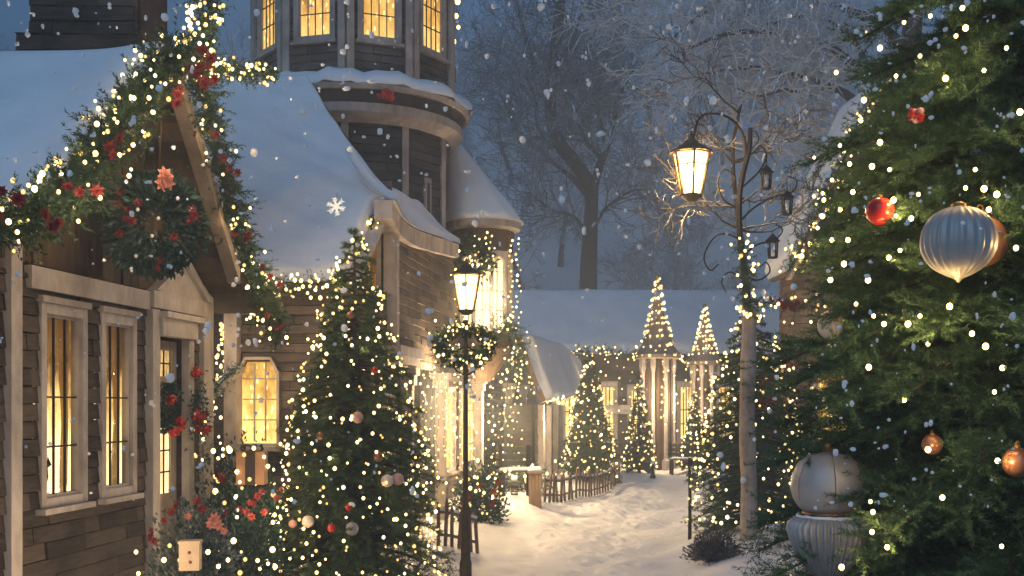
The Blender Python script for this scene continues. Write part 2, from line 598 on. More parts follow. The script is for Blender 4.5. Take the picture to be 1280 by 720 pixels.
# ------------------------------------------------------------------ foliage
def sprigs(base, dirs, length, n, nl, nw, spread=0.9, flat=0.0):
    """needles on twigs: base, dirs (k,3), length (k,) -> triangles"""
    k = len(base)
    t = rng.uniform(0.02, 1.0, (k, n))
    d = unit(dirs)
    ref = np.where(np.abs(d[:, 2:3]) < 0.9, np.array([[0, 0, 1.0]]), np.array([[1.0, 0, 0]]))
    s = unit(np.cross(d, ref))
    u = np.cross(s, d)
    a = rng.uniform(0, 2 * math.pi, (k, n))
    ca, sa = np.cos(a), np.sin(a) * (1 - flat)
    side = ca[..., None] * s[:, None] + sa[..., None] * u[:, None]
    p = base[:, None] + d[:, None] * (t * length[:, None])[..., None]
    nd = unit(d[:, None] * rng.uniform(0.5, 1.1, (k, n))[..., None] + side * spread)
    L = nl * rng.uniform(0.7, 1.25, (k, n)) * (1 - 0.45 * t)
    w = unit(np.cross(nd, rng.normal(size=(k, n, 3)))) * nw / 2
    return np.stack([p - w, p + w, p + nd * L[..., None]], 2).reshape(-1, 3, 3)


def leaves(c, dirs, L, W):
    """small two-triangle leaves, folded along the rib"""
    k = len(c)
    d = unit(dirs)
    s = unit(np.cross(d, rng.normal(size=(k, 3))))
    n = np.cross(s, d)
    L = np.broadcast_to(np.asarray(L), (k,))[:, None]
    W = np.broadcast_to(np.asarray(W), (k,))[:, None]
    tip = c + d * L
    m1 = c + d * L * 0.45 + s * W / 2 + n * W * 0.18
    m2 = c + d * L * 0.45 - s * W / 2 + n * W * 0.18
    return np.concatenate([np.stack([c, m1, tip], 1), np.stack([c, tip, m2], 1)])


def conifer(name, label, base, prof, nb, tw, nn, nl, nw, mat, droop=0.25, seed=1, lift=0.15, group=None, cat='fir tree', twig=0.34, halfonly=False):
    """prof: list of (height, radius). A trunk, whorls of boughs, twigs on the boughs, needles on the twigs"""
    global rng
    keep, rng = rng, np.random.default_rng(seed)
    zs = np.array([p[0] for p in prof])
    rs = np.array([p[1] for p in prof])
    H = zs[-1]
    root = thing(name, label, cat, group)
    tb = MB()
    pts = [base + V3(0, 0, z) for z in np.linspace(-0.1, H * 0.97, 9)]
    tb.tube(pts, np.linspace(rs.max() * 0.075 + 0.02, 0.008, 9), 9)
    area = np.interp(np.linspace(zs[0], H, 200), zs, rs) + 0.12 * rs.max()
    cdf = np.cumsum(area)
    cdf /= cdf[-1]
    zz = np.interp((np.arange(nb) + 0.5) / nb, cdf, np.linspace(zs[0], H, 200))
    az = np.arange(nb) * 2.39996 + rng.uniform(-0.5, 0.5, nb)
    B, D, Ln = [], [], []
    for z, a in zip(zz, az):
        r = float(np.interp(z, zs, rs)) * rng.uniform(0.74, 1.14)
        if r < 0.03:
            r = 0.03
        out = V3(math.cos(a), math.sin(a))
        sidev = V3(-math.sin(a), math.cos(a))
        t = np.linspace(0, 1, 6)
        curve = base + V3(0, 0, z) + out * (t * r)[:, None] + V3(0, 0, 1) * ((lift * t - (droop + lift) * t * t + 0.06 * t ** 3) * r)[:, None]
        tb.tube(curve, np.linspace(0.012 + 0.012 * r, 0.003, 6), 4, cap=False)
        m = max(4, int(tw * (0.35 + 0.65 * r / rs.max())))
        tt = rng.uniform(0.12, 1.0, m) ** 0.75
        pos = np.stack([np.interp(tt, t, curve[:, i]) for i in range(3)], 1)
        sg = rng.choice([-1, 1], m)
        ang = rng.uniform(0.15, 1.15, m)
        dr = out * np.cos(ang)[:, None] + sidev * (np.sin(ang) * sg)[:, None] + V3(0, 0, 1) * rng.normal(-0.08, 0.28, m)[:, None]
        B.append(pos)
        D.append(dr)
        Ln.append((twig * r * (1.05 - 0.6 * tt) + 0.05) * rng.uniform(0.6, 1.2, m))
        B.append(curve[-2:-1])
        D.append((curve[-1] - curve[-2])[None])
        Ln.append(np.array([0.22 * r + 0.05]))
    B, D, Ln = np.concatenate(B), np.concatenate(D), np.concatenate(Ln)
    tr = sprigs(B, D, Ln, nn, nl, nw)
    # leader
    tr2 = sprigs(np.array([base + V3(0, 0, H - 0.2)]), np.array([[0, 0, 1.0]]), np.array([0.22]), nn, nl, nw)
    tri_mesh('crown', np.concatenate([tr, tr2]), mat, root)
    tb.build('trunk', M['bough'], root)
    rng = keep
    return root


def bulb_mesh(r, sub=1, mat=None):
    key = ('bulb', round(r, 4), sub, mat)
    if key not in CACHE:
        bm = bmesh.new()
        bmesh.ops.create_icosphere(bm, subdivisions=sub, radius=r)
        for v in bm.verts:
            v.co.z *= 1.15
        me = bpy.data.meshes.new('light_bulb')
        bm.to_mesh(me)
        bm.free()
        me.polygons.foreach_set('use_smooth', [True] * len(me.polygons))
        CACHE[key] = me
    return CACHE[key]


CACHE = {}
CAM = np.array([0, 0, EYE])


def nearer(p, d):
    """the same point moved d metres out of the crown, towards the lane"""
    p = np.asarray(p, float)
    return CAM + (p - CAM) * (1 - d / p[1])



def string_lights(label, pts, r, mat='bulb', group=None, wire=True, sub=1, limit=90, front=None, name='string_lights', cat='string lights', rvar=0.35):
    """one string: its cable, the bulbs that show largest as parts, the rest as one part"""
    pts = np.asarray(pts, float)
    if wire:
        mb = MB()
        brk = 0.9
        run = [pts[0]]
        for p in pts[1:]:
            if np.linalg.norm(p - run[-1]) > brk:
                if len(run) > 1:
                    mb.tube(np.array(run), 0.0035, 3, cap=False)
                run = []
            run.append(p)
        if len(run) > 1:
            mb.tube(np.array(run), 0.0035, 3, cap=False)
        if not mb.v:
            mb.bar(pts[0], pts[0] + V3(0, 0, 0.05), 0.006)
        root = tag(mb.build(name, M['wire'], fix=False), label, cat, group)
    else:
        root = thing(name, label, cat, group)
    score = np.linalg.norm(pts - CAM, axis=1) if front is None else front(pts)
    order = np.argsort(score)
    rv = rng.uniform(1 - rvar, 1 + rvar, len(pts))
    vi = np.round(rv / 0.2) * 0.2
    rest, mids = MB(), ['bulb_dim', 'bulb_hot', mat]
    tone = rng.random(len(pts))
    for q, i in enumerate(order):
        rr = r * max(0.4, vi[i])
        mt = mat if mat == 'bulb_bright' else ('bulb_dim' if tone[i] < .24 else 'bulb_hot' if tone[i] > .86 else mat)
        me = bulb_mesh(rr, sub, mt)
        if not me.materials:
            me.materials.append(M[mt])
        if q < limit:
            o = link('light_bulb', me, root)
            o.location = pts[i]
        else:
            vs = np.array([v.co for v in me.vertices]) + pts[i]
            rest.add(vs, [tuple(p.vertices) for p in me.polygons], mids.index(mt))
    if rest.v:
        o = rest.build('light_bulbs', [M[k] for k in mids], root, smooth_=True, fix=False)
        o['kind'] = 'stuff'
    return root


def along(pts, step, jit=0.0):
    pts = np.asarray(pts, float)
    seg = np.linalg.norm(np.diff(pts, axis=0), axis=1)
    c = np.concatenate([[0], np.cumsum(seg)])
    t = np.arange(0, c[-1], step)
    q = np.stack([np.interp(t, c, pts[:, i]) for i in range(3)], 1)
    return q + rng.normal(0, 1, q.shape) * jit


def bezier(pts, n=24):
    """smooth curve through points (Catmull-Rom)"""
    p = np.asarray(pts, float)
    p = np.concatenate([[2 * p[0] - p[1]], p, [2 * p[-1] - p[-2]]])
    out = []
    for i in range(1, len(p) - 2):
        for t in np.linspace(0, 1, n, endpoint=False):
            a, b, c, d = p[i - 1], p[i], p[i + 1], p[i + 2]
            out.append(0.5 * (2 * b + (c - a) * t + (2 * a - 5 * b + 4 * c - d) * t * t + (3 * b - a - 3 * c + d) * t ** 3))
    out.append(p[-2])
    return np.array(out)


def flower_mesh(kind, r):
    key = (kind, round(r, 3))
    if key not in CACHE:
        g = np.random.default_rng(7)
        tr = []
        for lay, (n, el, k) in enumerate([(7, 0.15, 1.0), (6, 0.55, 0.75), (4, 1.0, 0.45)]):
            for i in range(n):
                a = 2 * math.pi * (i + 0.5 * lay) / n
                d = np.array([math.cos(a) * math.cos(el), -math.sin(el), math.sin(a) * math.cos(el)])
                s = np.array([-math.sin(a), 0, math.cos(a)])
                o = np.zeros(3)
                tip = d * r * k
                m1 = d * r * k * 0.5 + s * r * 0.28 * k + np.array([0, -0.1 * r, 0])
                m2 = d * r * k * 0.5 - s * r * 0.28 * k + np.array([0, -0.1 * r, 0])
                tr += [np.stack([o, m1, tip]), np.stack([o, tip, m2])]
        ob = tri_mesh('flower', np.array(tr), M[kind])
        me = ob.data
        bpy.data.objects.remove(ob)
        CACHE[key] = me
    return CACHE[key]


def flower(parent, p, r, kind='red', facing=None):
    o = link('flower', flower_mesh(kind, r), parent)
    o.location = p
    o.rotation_euler = (rng.uniform(-0.5, 0.5), rng.uniform(-3, 3), rng.uniform(-0.6, 0.6))
    return o


def berries(parent, p, r, n=14, spread=0.07, mat='redball'):
    mb = MB()
    mb.ball(p, spread * 0.9, 8, 6)
    for i in range(n):
        o_ = rng.normal(0, spread, 3)
        o_ *= min(1.0, (spread * 0.9 + r * 0.4) / np.linalg.norm(o_))
        mb.ball(np.asarray(p) + o_, r * rng.uniform(0.7, 1.3), 7, 5)
    return mb.build('berry_cluster', M[mat], parent, smooth_=True)


def garland(label, path, rad, dens, nl, nw, mat='garland', group=None, cat='garland', name='garland', sag=None, nn=22, parts=True):
    """evergreen rope along a path"""
    p = along(path, 1.0 / dens)
    k = len(p)
    d = rng.normal(size=(k, 3))
    tan = unit(np.gradient(p, axis=0))
    d = unit(d) + tan * 0.5
    ln = rad * rng.uniform(0.5, 1.15, k)
    tr = sprigs(p + rng.normal(0, rad * 0.18, (k, 3)), d, ln, nn, nl, nw)
    return tag(tri_mesh(name, tr, M[mat]), label, cat, group)


def bauble(label, c, r, mat, group=None, ribs=0, name='bauble', cat='bauble', sq=1.0):
    mb = MB()
    n = 12
    prof = [(max(1e-5, r * math.sin(math.pi * i / n)), -r * sq * math.cos(math.pi * i / n)) for i in range(n + 1)]
    if ribs:
        def fl(i):
            return 0.05
        fl.lobes = ribs
        mb.lathe(prof, c, max(28, ribs * 6), fl)
    else:
        mb.lathe(prof, c, 24)
    o = tag(mb.build(name, M[mat], smooth_=True), label, cat, group)
    cp = MB()
    cp.lathe([(r * 0.22, r * sq * 0.94), (r * 0.22, r * sq * 1.12), (r * 0.1, r * sq * 1.18)], c, 10)
    t = np.linspace(0, 2 * math.pi, 9)
    cp.tube(np.stack([c[0] + r * 0.12 * np.cos(t), np.full(9, c[1]), c[2] + r * sq * 1.26 + r * 0.12 * np.sin(t)], 1), r * 0.025, 4, cap=False)
    cp.build('cap', M['brass'], o)
    return o
SKY, SUNE, HAZE, EXPO = 0.15, 1.0, 0.0095, 0.12
M['flake_glow'] = emit('glowing flake', (1.0, .88, .68), 1.0)  # brightness put into the flake as emission, no lamp in it
M['pane_d'] = panemat('door pane', 3.3, grain=8.0, strength=1.7, zlo=0.6, zhi=2.6, dots=False)


# ------------------------------------------------------------------ ground
def path_x(y):
    return 0.1276 * y - 0.95 + 0.65 * smooth((y - 11) / 16)


def gz(x, y):
    x, y = np.asarray(x, float), np.asarray(y, float)
    w = np.interp(y, [4, 11, 18, 28, 60], [1.5, 1.35, 1.1, 1.2, 3])
    k = np.abs(x - path_x(y)) / w
    z = 0.16 * smooth((k - 0.75) / 0.8) - 0.05
    z = z + 0.045 * np.sin(x * 1.3 + y * 0.5) * np.sin(y * 0.8 + 1) + 0.03 * np.sin(x * 2.9 - y * 1.1 + 2) * np.sin(y * 1.9)
    z = z + 0.022 * np.sin(x * 4.7 + 1.3 * np.sin(y * 2.1)) * np.sin(y * 3.3 - x * 1.4) + 0.012 * np.sin(x * 6.1 + 2.2 * y) * np.sin(y * 5.3 - x)
    z = z + 0.15 * np.exp(-((x - 0.15) / 0.8) ** 2 - ((y - 17.6) / 2.2) ** 2)
    u = np.abs(x - path_x(y) + 0.12)
    z = z - 0.018 * np.exp(-((u - 0.42) / 0.14) ** 2) * (1 + 0.6 * np.sin(y * 7.0))
    far = 29.5 * smooth((y - 40) / 78) + 0.9 * np.sin(x * 0.07 + 1) * smooth((y - 42) / 30) + 0.5 * np.sin(x * 0.21 + y * 0.13) * smooth((y - 42) / 20)
    return z + far


xs = np.unique(np.concatenate([np.linspace(-140, -12, 40), np.linspace(-12, -2, 60), np.linspace(-2, 5, 200), np.linspace(5, 14, 60), np.linspace(14, 160, 44)]))
ys = np.unique(np.concatenate([np.linspace(-30, 3, 14), np.linspace(3, 9, 40), np.linspace(9, 19, 250), np.linspace(19, 36, 150), np.linspace(36, 130, 80), np.linspace(130, 420, 20)]))
XX, YY = np.meshgrid(xs, ys, indexing='ij')
ZZ = gz(XX, YY)
gp_ = np.random.default_rng(2)
for lane in (-.5, .1, .5):
    yy0, sd = 9.5, 1
    while yy0 < 27:
        yy0 += gp_.uniform(.26, .46)
        sd = -sd
        fx, fy = path_x(yy0) + lane * .9 + sd * .10 + gp_.normal(0, .07), yy0
        ix = np.where(np.abs(xs - fx) < .4)[0]
        iy = np.where(np.abs(ys - fy) < .5)[0]
        sl_ = np.ix_(ix, iy)
        dx_, dy_ = XX[sl_] - fx, YY[sl_] - fy
        r2_ = (dx_ / .065) ** 2 + (dy_ / .14) ** 2
        ZZ[sl_] += gp_.uniform(.5, 1) * (-.020 * np.exp(-r2_ ** 2) + .006 * np.exp(-(np.sqrt(r2_) - 1.6) ** 2 * 4))
nx, ny = len(xs), len(ys)
me = bpy.data.meshes.new('ground')
Vg = np.stack([XX, YY, ZZ], -1).reshape(-1, 3)
i, j = np.meshgrid(np.arange(nx - 1), np.arange(ny - 1), indexing='ij')
k = (i * ny + j).ravel()
Fg = np.stack([k, k + ny, k + ny + 1, k + 1], 1)
me.from_pydata(Vg.tolist(), [], Fg.tolist())
me.polygons.foreach_set('use_smooth', [True] * len(me.polygons))
me.materials.append(M['ground'])
tag(link('ground', me), 'snow covered lane and hillside rising behind the village', 'ground', kind='structure')


def G(x, y):
    return float(gz(x, y))


UU, NN_ = V3(0.1266, 0.992), V3(0.992, -0.1266)


# ------------------------------------------------------------------ windows
def window(parent, fr, s0, s1, z0, z1, d, pane, trim='trim', fw=0.062, cols=3, rows=(0.27, 0.55), head=True, name='window', proud=0.035, muntin='iron', mw=0.012):
    """a framed window: frame, recessed glass, glazing bars, sill"""
    m = MB()
    a = fr.box
    a(m, s0, s0 + fw, d, d + proud, z0, z1)
    a(m, s1 - fw, s1, d, d + proud, z0, z1)
    a(m, s0 + fw, s1 - fw, d, d + proud - 0.003, z1 - fw * 1.1, z1)
    a(m, s0 + fw, s1 - fw, d, d + proud - 0.003, z0, z0 + fw)
    # inner sash
    q = fw * 0.30
    i0, i1, k0, k1 = s0 + fw, s1 - fw, z0 + fw, z1 - fw * 1.1
    a(m, i0, i0 + q, d - 0.05, d + proud - 0.028, k0, k1)
    a(m, i1 - q, i1, d - 0.05, d + proud - 0.028, k0, k1)
    a(m, i0 + q, i1 - q, d - 0.05, d + proud - 0.03, k0, k0 + q)
    a(m, i0 + q, i1 - q, d - 0.05, d + proud - 0.03, k1 - q, k1)
    if head:
        a(m, s0 - 0.02, s1 + 0.02, d, d + proud + 0.022, z1 + 0.002, z1 + 0.045)
    w = m.build(name, M[trim], parent)
    g = MB()
    i0, i1, k0, k1 = i0 + q, i1 - q, k0 + q, k1 - q
    a(g, i0, i1, d - 0.035, d - 0.022, k0, k1)
    g.build('pane', M[pane], w)
    b = MB()
    for c in range(1, cols):
        s = i0 + (i1 - i0) * c / cols
        a(b, s - mw / 2, s + mw / 2, d - 0.0205, d - 0.006, k0, k1)
    for r in rows:
        z = k0 + (k1 - k0) * r
        a(b, i0, i1, d - 0.02, d - 0.004, z - mw / 2, z + mw / 2)
    b.build('glazing_bars', M[muntin], w)
    s = MB()
    a(s, s0 - 0.03, s1 + 0.03, d, d + proud + 0.045, z0 - 0.04, z0 - 0.002)
    s.build('sill', M[trim], w)
    return w


# ------------------------------------------------------------------ the near cottage
X0 = -4.04
h1 = Frame((X0 + 0.1276 * 6, 6.0, 0), UU, NN_)


def S(px, off=0.0):
    """distance along the cottage wall of the point seen at px"""
    return ((X0 + off) * -F / (815 - px) - 6.0) / 0.992


c1 = thing('cottage', 'dark shingled cottage with lit tall windows and pale trim under a snowy gable', 'house')
gs_end = S(255)
w1 = (S(46), S(104), 1.06, 2.42)
w2 = (S(122), S(166), 1.06, 2.42)
dr = (S(188), S(228), -0.1, 2.50)
mb = MB()
planks(mb, h1, -1.2, gs_end, -0.2, 2.60, 0.0, [(w1[0] + .04, w1[1] - .04, w1[2], w1[3]), (w2[0] + .04, w2[1] - .04, w2[2], w2[3]), (dr[0], dr[1], dr[2], dr[3])], row=0.115, lmin=0.22, lmax=0.75, out=0.022)
h1.box(mb, -1.2, w1[0], -3.6, -0.06, -0.2, 2.6)
h1.box(mb, w1[0], gs_end - 0.004, -3.6, -0.30, -0.2, 2.6)
for a_, b_ in ((w1[0] - .5, w1[0] + .035), (w1[1] - .035, w2[0] + .035), (w2[1] - .035, dr[0] - .003)):  # backing added behind the boards, keeps the room glow from leaking out
    h1.box(mb, a_, b_, -.059, -.053, -.2, 2.6)
for wq in (w1, w2):
    h1.box(mb, wq[0] + .036, wq[1] - .036, -.059, -.053, -.2, wq[2] + .03)
    h1.box(mb, wq[0] + .036, wq[1] - .036, -.059, -.053, wq[3] - .03, 2.6)
er = Frame(h1.pt(gs_end, 0, 0), -NN_, UU)
planks(mb, er, 0, 3.5, -0.2, 2.6, 0.0, row=0.115)
mb.build('wall', M['siding'], c1)
def room(w, wq, pane, seed):
    """what is seen through the old glass: self-glowing back wall, drawn curtains, a sill with candles"""
    s0, s1, z0, z1 = wq
    g_ = np.random.default_rng(seed)
    a0, a1, k0, k1 = s0 + .05, s1 - .05, z0 + .05, z1 - .05
    q = MB()
    h1.box(q, a0 - .3, a1 + .45, -.292, -.284, k0 - .02, k1 + .02)  # emissive sheet in place of a wall lit by lamps
    q.build('room_glow_wall', M[pane], w)
    for (c0, c1_, top) in ((a0, a0 + .085, k1), (a1 - .07, a1, k1)):
        n_ = 22
        sv_, fsv = [], []
        for i in range(n_):
            t = i / (n_ - 1)
            for zi, z in enumerate(np.linspace(k0 + .02, top, 9)):
                pin = 1 - .45 * math.exp(-((zi - 3.2) / 1.3) ** 2)
                sx = (c0 + (c1_ - c0) * t * pin) if c0 == a0 else (c1_ - (c1_ - c0) * (1 - t) * pin)
                sv_.append(h1.pt(sx, -.10 + .018 * math.sin(t * 21 + seed + zi * .15), z))
        for i in range(n_ - 1):
            for j in range(8):
                fsv.append((i * 9 + j, (i + 1) * 9 + j, (i + 1) * 9 + j + 1, i * 9 + j + 1))
        q = MB()
        q.add(sv_, fsv)
        q.build('curtain', M['curtain'], w, smooth_=True, fix=False)
    q = MB()
    sv_, fsv = [], []
    for i in range(40):
        t = i / 39
        for j in range(5):
            sv_.append(h1.pt(a0 + (a1 - a0) * t, -.075 + .016 * math.sin(t * 40 + seed), k1 - j / 4 * (.30 + .05 * math.cos(t * 6.28 * 3))))
    for i in range(39):
        for j in range(4):
            fsv.append((i * 5 + j, (i + 1) * 5 + j, (i + 1) * 5 + j + 1, i * 5 + j + 1))
    q.add(sv_, fsv)
    q.build('valance', M['curtain'], w, smooth_=True, fix=False)
    for t in (.3, .62):
        q = MB()
        cc = h1.pt(a0 + (a1 - a0) * t, -.15, k0 + .01)
        hh = g_.uniform(.10, .2)
        q.lathe([(.03, 0), (.03, .015), (.012, .02), (.012, hh)], cc, 10)
        q.build('candle', M['cream'], w)
        q = MB()
        q.lathe([(.001, hh + .004), (.008, hh + .018), (.001, hh + .05)], cc, 8)
        q.build('flame', M['candle'], w)
    q = MB()
    cc = h1.pt(a0 + (a1 - a0) * .52, -.20, k0)
    q.lathe([(.05, 0), (.07, .05), (.09, .14), (.085, .2), (.11, .22), (.06, .34), (.075, .36), (.03, .48), (.001, .58)], cc, 14)
    q.build('table_tree', M['bough'], w)


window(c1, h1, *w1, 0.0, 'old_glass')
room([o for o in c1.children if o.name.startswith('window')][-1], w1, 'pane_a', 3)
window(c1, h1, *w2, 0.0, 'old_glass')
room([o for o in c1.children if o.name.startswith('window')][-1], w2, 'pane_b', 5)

# door
m = MB()
s0, s1 = dr[0], dr[1]
h1.box(m, s0 + 0.02, s1 - 0.02, -0.10, -0.07, -0.1, 2.28)
for (a, b, z0, z1) in ((0.02, 0.13, -0.1, 2.28), (-0.13, -0.02, -0.1, 2.28)):
    q0 = s0 + a if a > 0 else s1 + a
    q1 = s0 + b if a > 0 else s1 + b
    h1.box(m, q0, q1, -0.069, -0.045, z0, z1)
for z0, z1 in ((-0.1, 0.25), (0.75, 1.0), (1.55, 1.66), (1.92, 1.98), (2.2, 2.28)):
    h1.box(m, s0 + 0.13, s1 - 0.13, -0.0685, -0.048, z0, z1)
for k in range(4):
    q = s0 + 0.15 + k * (s1 - s0 - 0.3) / 4
    h1.box(m, q, q + (s1 - s0 - 0.3) / 4 - 0.01, -0.0685, -0.058, 0.25, 0.75)
door = m.build('door', M['door'], c1)
for za, zb, zs in ((1.0, 1.55, (1.18, 1.36)), (1.98, 2.2, (2.09,))):
    g = MB()
    h1.box(g, s0 + 0.14, s1 - 0.14, -0.0665, -0.060, za, zb)
    g.build('pane', M['pane_d'], door)
    g = MB()
    for k in (1, 2):
        q = s0 + 0.14 + (s1 - s0 - 0.28) * k / 3
        h1.box(g, q - 0.006, q + 0.006, -0.06, -0.05, za, zb)
    for z in zs:
        h1.box(g, s0 + 0.14, s1 - 0.14, -0.0595, -0.048, z - 0.006, z + 0.006)
    g.build('glazing_bars', M['iron'], door)
g = MB()
g.ball(h1.pt(s0 + 0.07, -0.02, 0.95), 0.028, 10, 8)
g.build('handle', M['brass'], door)
m = MB()
h1.box(m, S(180), s0 + 0.018, 0.0, 0.075, -0.1, 2.51)
h1.box(m, s1 - 0.018, s1 + 0.085, 0.0, 0.07, -0.1, 2.30)
h1.box(m, s0 + 0.02, s1 + 0.10, 0.0, 0.10, 2.305, 2.45)
h1.box(m, s0 + 0.02, s1 + 0.13, 0.0, 0.14, 2.452, 2.50)
m.build('door_surround', M['trim'], c1)
# pediment above the door
pz = 2.66
p0, pm, p1 = S(183), S(222), S(251)
m = MB()
m.prism([(p0 + .04, pz), (p1 - .04, pz), (pm, pz + 0.27)], h1, 0.0, 0.06)
for a, b in (((p0 - 0.02, pz), (pm, pz + 0.33)), ((p1 + 0.02, pz), (pm, pz + 0.33))):
    m.prism([(a[0], a[1]), (b[0], b[1]), (b[0], b[1] - 0.075), (a[0] + (0.09 if a[0] < b[0] else -0.09), a[1])], h1, 0.0, 0.10 if a[0] < b[0] else 0.102)
m.build('pediment', M['trim'], c1)
m = MB()
h1.box(m, S(30), S(180), 0.0, 0.055, 2.50, 2.645)
h1.box(m, S(180) + 0.002, S(247), 0.0, 0.085, 2.52, 2.655)
m.build('frieze', M['trim'], c1)
for a, b in ((S(3), S(17)), (S(247), S(259))):
    m = MB()
    h1.box(m, a, b, -0.02, 0.06, -0.2, 2.80)
    m.build('corner_post', M['trim'], c1)
# attic gable
gp = Frame(h1.pt(0, 0.45, 0), UU, NN_)


def Sg(px):
    return ((X0 + 0.45) * -F / (815 - px) - 6.0) / 0.992


apex = (Sg(222), 4.40)
prof = [(Sg(-80), 2.56), (Sg(0), 2.66), (Sg(60), 2.84), (Sg(105), 3.14), (Sg(165), 3.78), apex, (Sg(268), 3.62), (Sg(300), 2.98), (Sg(318), 2.78), (Sg(338), 2.66)]
pa = np.array(prof)


def roofz(s):
    return np.interp(s, pa[:, 0], pa[:, 1])


def span1(z):
    l = np.interp(z, pa[:6, 1], pa[:6, 0])
    r = np.interp(z, pa[:4:-1, 1], pa[:4:-1, 0])
    return l + 0.06, min(r - 0.06, 4.4)


mb = MB()
dz = 0.0
# upright boards of the attic wall
s = max(-1.2, prof[0][0])
while s < prof[-1][0] - 0.1:
    wd = rng.uniform(0.10, 0.17)
    zt = min(roofz(s + 0.01), roofz(s + wd)) - 0.07
    if zt > 2.68:
        o = rng.uniform(0.0, 0.02)
        h1.box(mb, s, s + wd - 0.006, -0.06, o, 2.66, zt)
    s += wd
mb.build('gable_boards', M['board'], c1)
nseg = 40
tq = np.linspace(0, 1, nseg)
cl = np.concatenate([[0], np.cumsum(np.linalg.norm(np.diff(pa, axis=0), axis=1))])
cl /= cl[-1]


def prof_at(a):
    return np.interp(a, cl, pa[:, 0]), np.interp(a, cl, pa[:, 1])


m = MB()
for k in range(nseg - 1):
    (sa, za), (sb, zb) = prof_at(tq[k]), prof_at(tq[k + 1])
    c = [gp.pt(sa, 0.0, za - 0.06), gp.pt(sb, 0.0, zb - 0.06), gp.pt(sb, -4.4, zb - 0.06), gp.pt(sa, -4.4, za - 0.06),
         gp.pt(sa, 0.0, za), gp.pt(sb, 0.0, zb), gp.pt(sb, -4.4, zb), gp.pt(sa, -4.4, za)]
    m.box8(c)
roof1 = m.build('roof', M['board'], c1)
ai = cl[5]


def slope(a0, a1):
    return lambda a, b: gp.pt(prof_at(a0 + (a1 - a0) * a)[0], 0.02 - 4.4 * b, prof_at(a0 + (a1 - a0) * a)[1])


patch(slope(0, ai), 46, 60, (UU * -0.62 + V3(0, 0, 0.8)), 0.10, 0.02, 'snow_cover', M['snow'], roof1, under=0.004)
patch(slope(ai + 0.001, 1), 36, 50, (UU * 0.62 + V3(0, 0, 0.8)), 0.10, 0.02, 'snow_cover', M['snow'], roof1, under=0.004)
# bargeboards on the rakes, set inward and deep
for (a, b) in ((prof[3], apex), (apex, prof[7])):
    m = MB()
    sg = 1 if a is apex else -1
    A = np.array([a[0], a[1] - 0.06]) if sg > 0 else np.array([a[0], a[1] - 0.02])
    Bq = np.array([b[0], b[1] - 0.06])
    th = 0.085
    m.prism([tuple(A), tuple(Bq), (Bq[0], Bq[1] - th * 1.5), (A[0], A[1] - th * 1.5)], gp, -0.09, 0.02)
    m.build('bargeboard', M['barge'], c1)
# king post and inner brace
m = MB()
h1.box(m, apex[0] - 0.42, apex[0] - 0.33, 0.02, 0.10, 2.66, 3.95)
m.build('brace', M['board'], c1)
# chimney behind the ridge: broad stone stack
st = MB()
cf = Frame(P(66, 48, 10.2) * V3(1, 1, 0), V3(1, 0.02), V3(0.02, -1))
planks(st, cf, 0.02, 0.95, 4.6, 6.3, 0.55, row=0.13, lmin=0.2, lmax=0.5, out=0.03)
cf.box(st, 0.0, 0.97, -0.3, 0.50, 4.0, 6.3)
planks(st, cf, -0.06, 1.0, 4.55, 4.98, 0.66, row=0.14, lmin=0.2, lmax=0.5, out=0.03)
cf.box(st, -0.05, 1.0, -0.3, 0.60, 4.0, 4.98)
st.build('chimney', M['siding'], roof1)

# ------------------------------------------------------------------ garlands of the near cottage
gl = 'garlands on the near cottage'
lpath = bezier([gp.pt(Sg(-75), 0.08, 2.66), gp.pt(Sg(0), 0.08, 2.74), gp.pt(Sg(55), 0.08, 2.92), gp.pt(Sg(105), 0.08, 3.24), gp.pt(Sg(165), 0.08, 3.86), gp.pt(Sg(212), 0.1, 4.36)])
rpath = bezier([gp.pt(Sg(228), 0.1, 4.40), gp.pt(Sg(250), 0.08, 4.02), gp.pt(Sg(280), 0.06, 3.44), gp.pt(Sg(306), 0.06, 2.96), gp.pt(Sg(326), 0.08, 2.72), gp.pt(Sg(338), 0.08, 2.42)])
gA = garland('thick evergreen garland with red blooms down the left rake of the near gable', lpath, 0.22, 300, 0.055, 0.010, group=gl, nn=34)
gB = garland('evergreen garland down the steep right rake of the near gable', rpath, 0.20, 280, 0.05, 0.009, group=gl, nn=32)
for p in along(lpath, 0.36, 0.04)[1:]:
    if p[2] < 3.1 or rng.random() < 0.25:
        for q in range(3):
            flower(gA, p + rng.normal(0, 0.05, 3) + NN_ * 0.16 - V3(0, 0.12, 0.03), rng.uniform(0.035, 0.055))
for p in along(rpath, 0.5, 0.05)[1:]:
    for q in range(3):
        flower(gB, p + rng.normal(0, 0.06, 3) + NN_ * 0.1 - V3(0, 0.14, 0.06), rng.uniform(0.03, 0.048))


def around(path, n, rad, dz=0.0):
    p = along(path, 0.01)
    q = p[np.sort(rng.choice(len(p), n))]
    v = unit(rng.normal(size=(n, 3)))
    v[:, 1] = -np.abs(v[:, 1])
    return q + v * rad * rng.uniform(0.7, 1.1, (n, 1)) + V3(0, 0, dz)


string_lights('dense warm lights on the left rake garland of the near gable', around(lpath, 135, 0.22), 0.0118, wire=False, sub=2, group='lights on the near cottage')
string_lights('warm lights on the right rake garland of the near gable', around(rpath, 84, 0.19), 0.0118, wire=False, sub=2, group='lights on the near cottage')
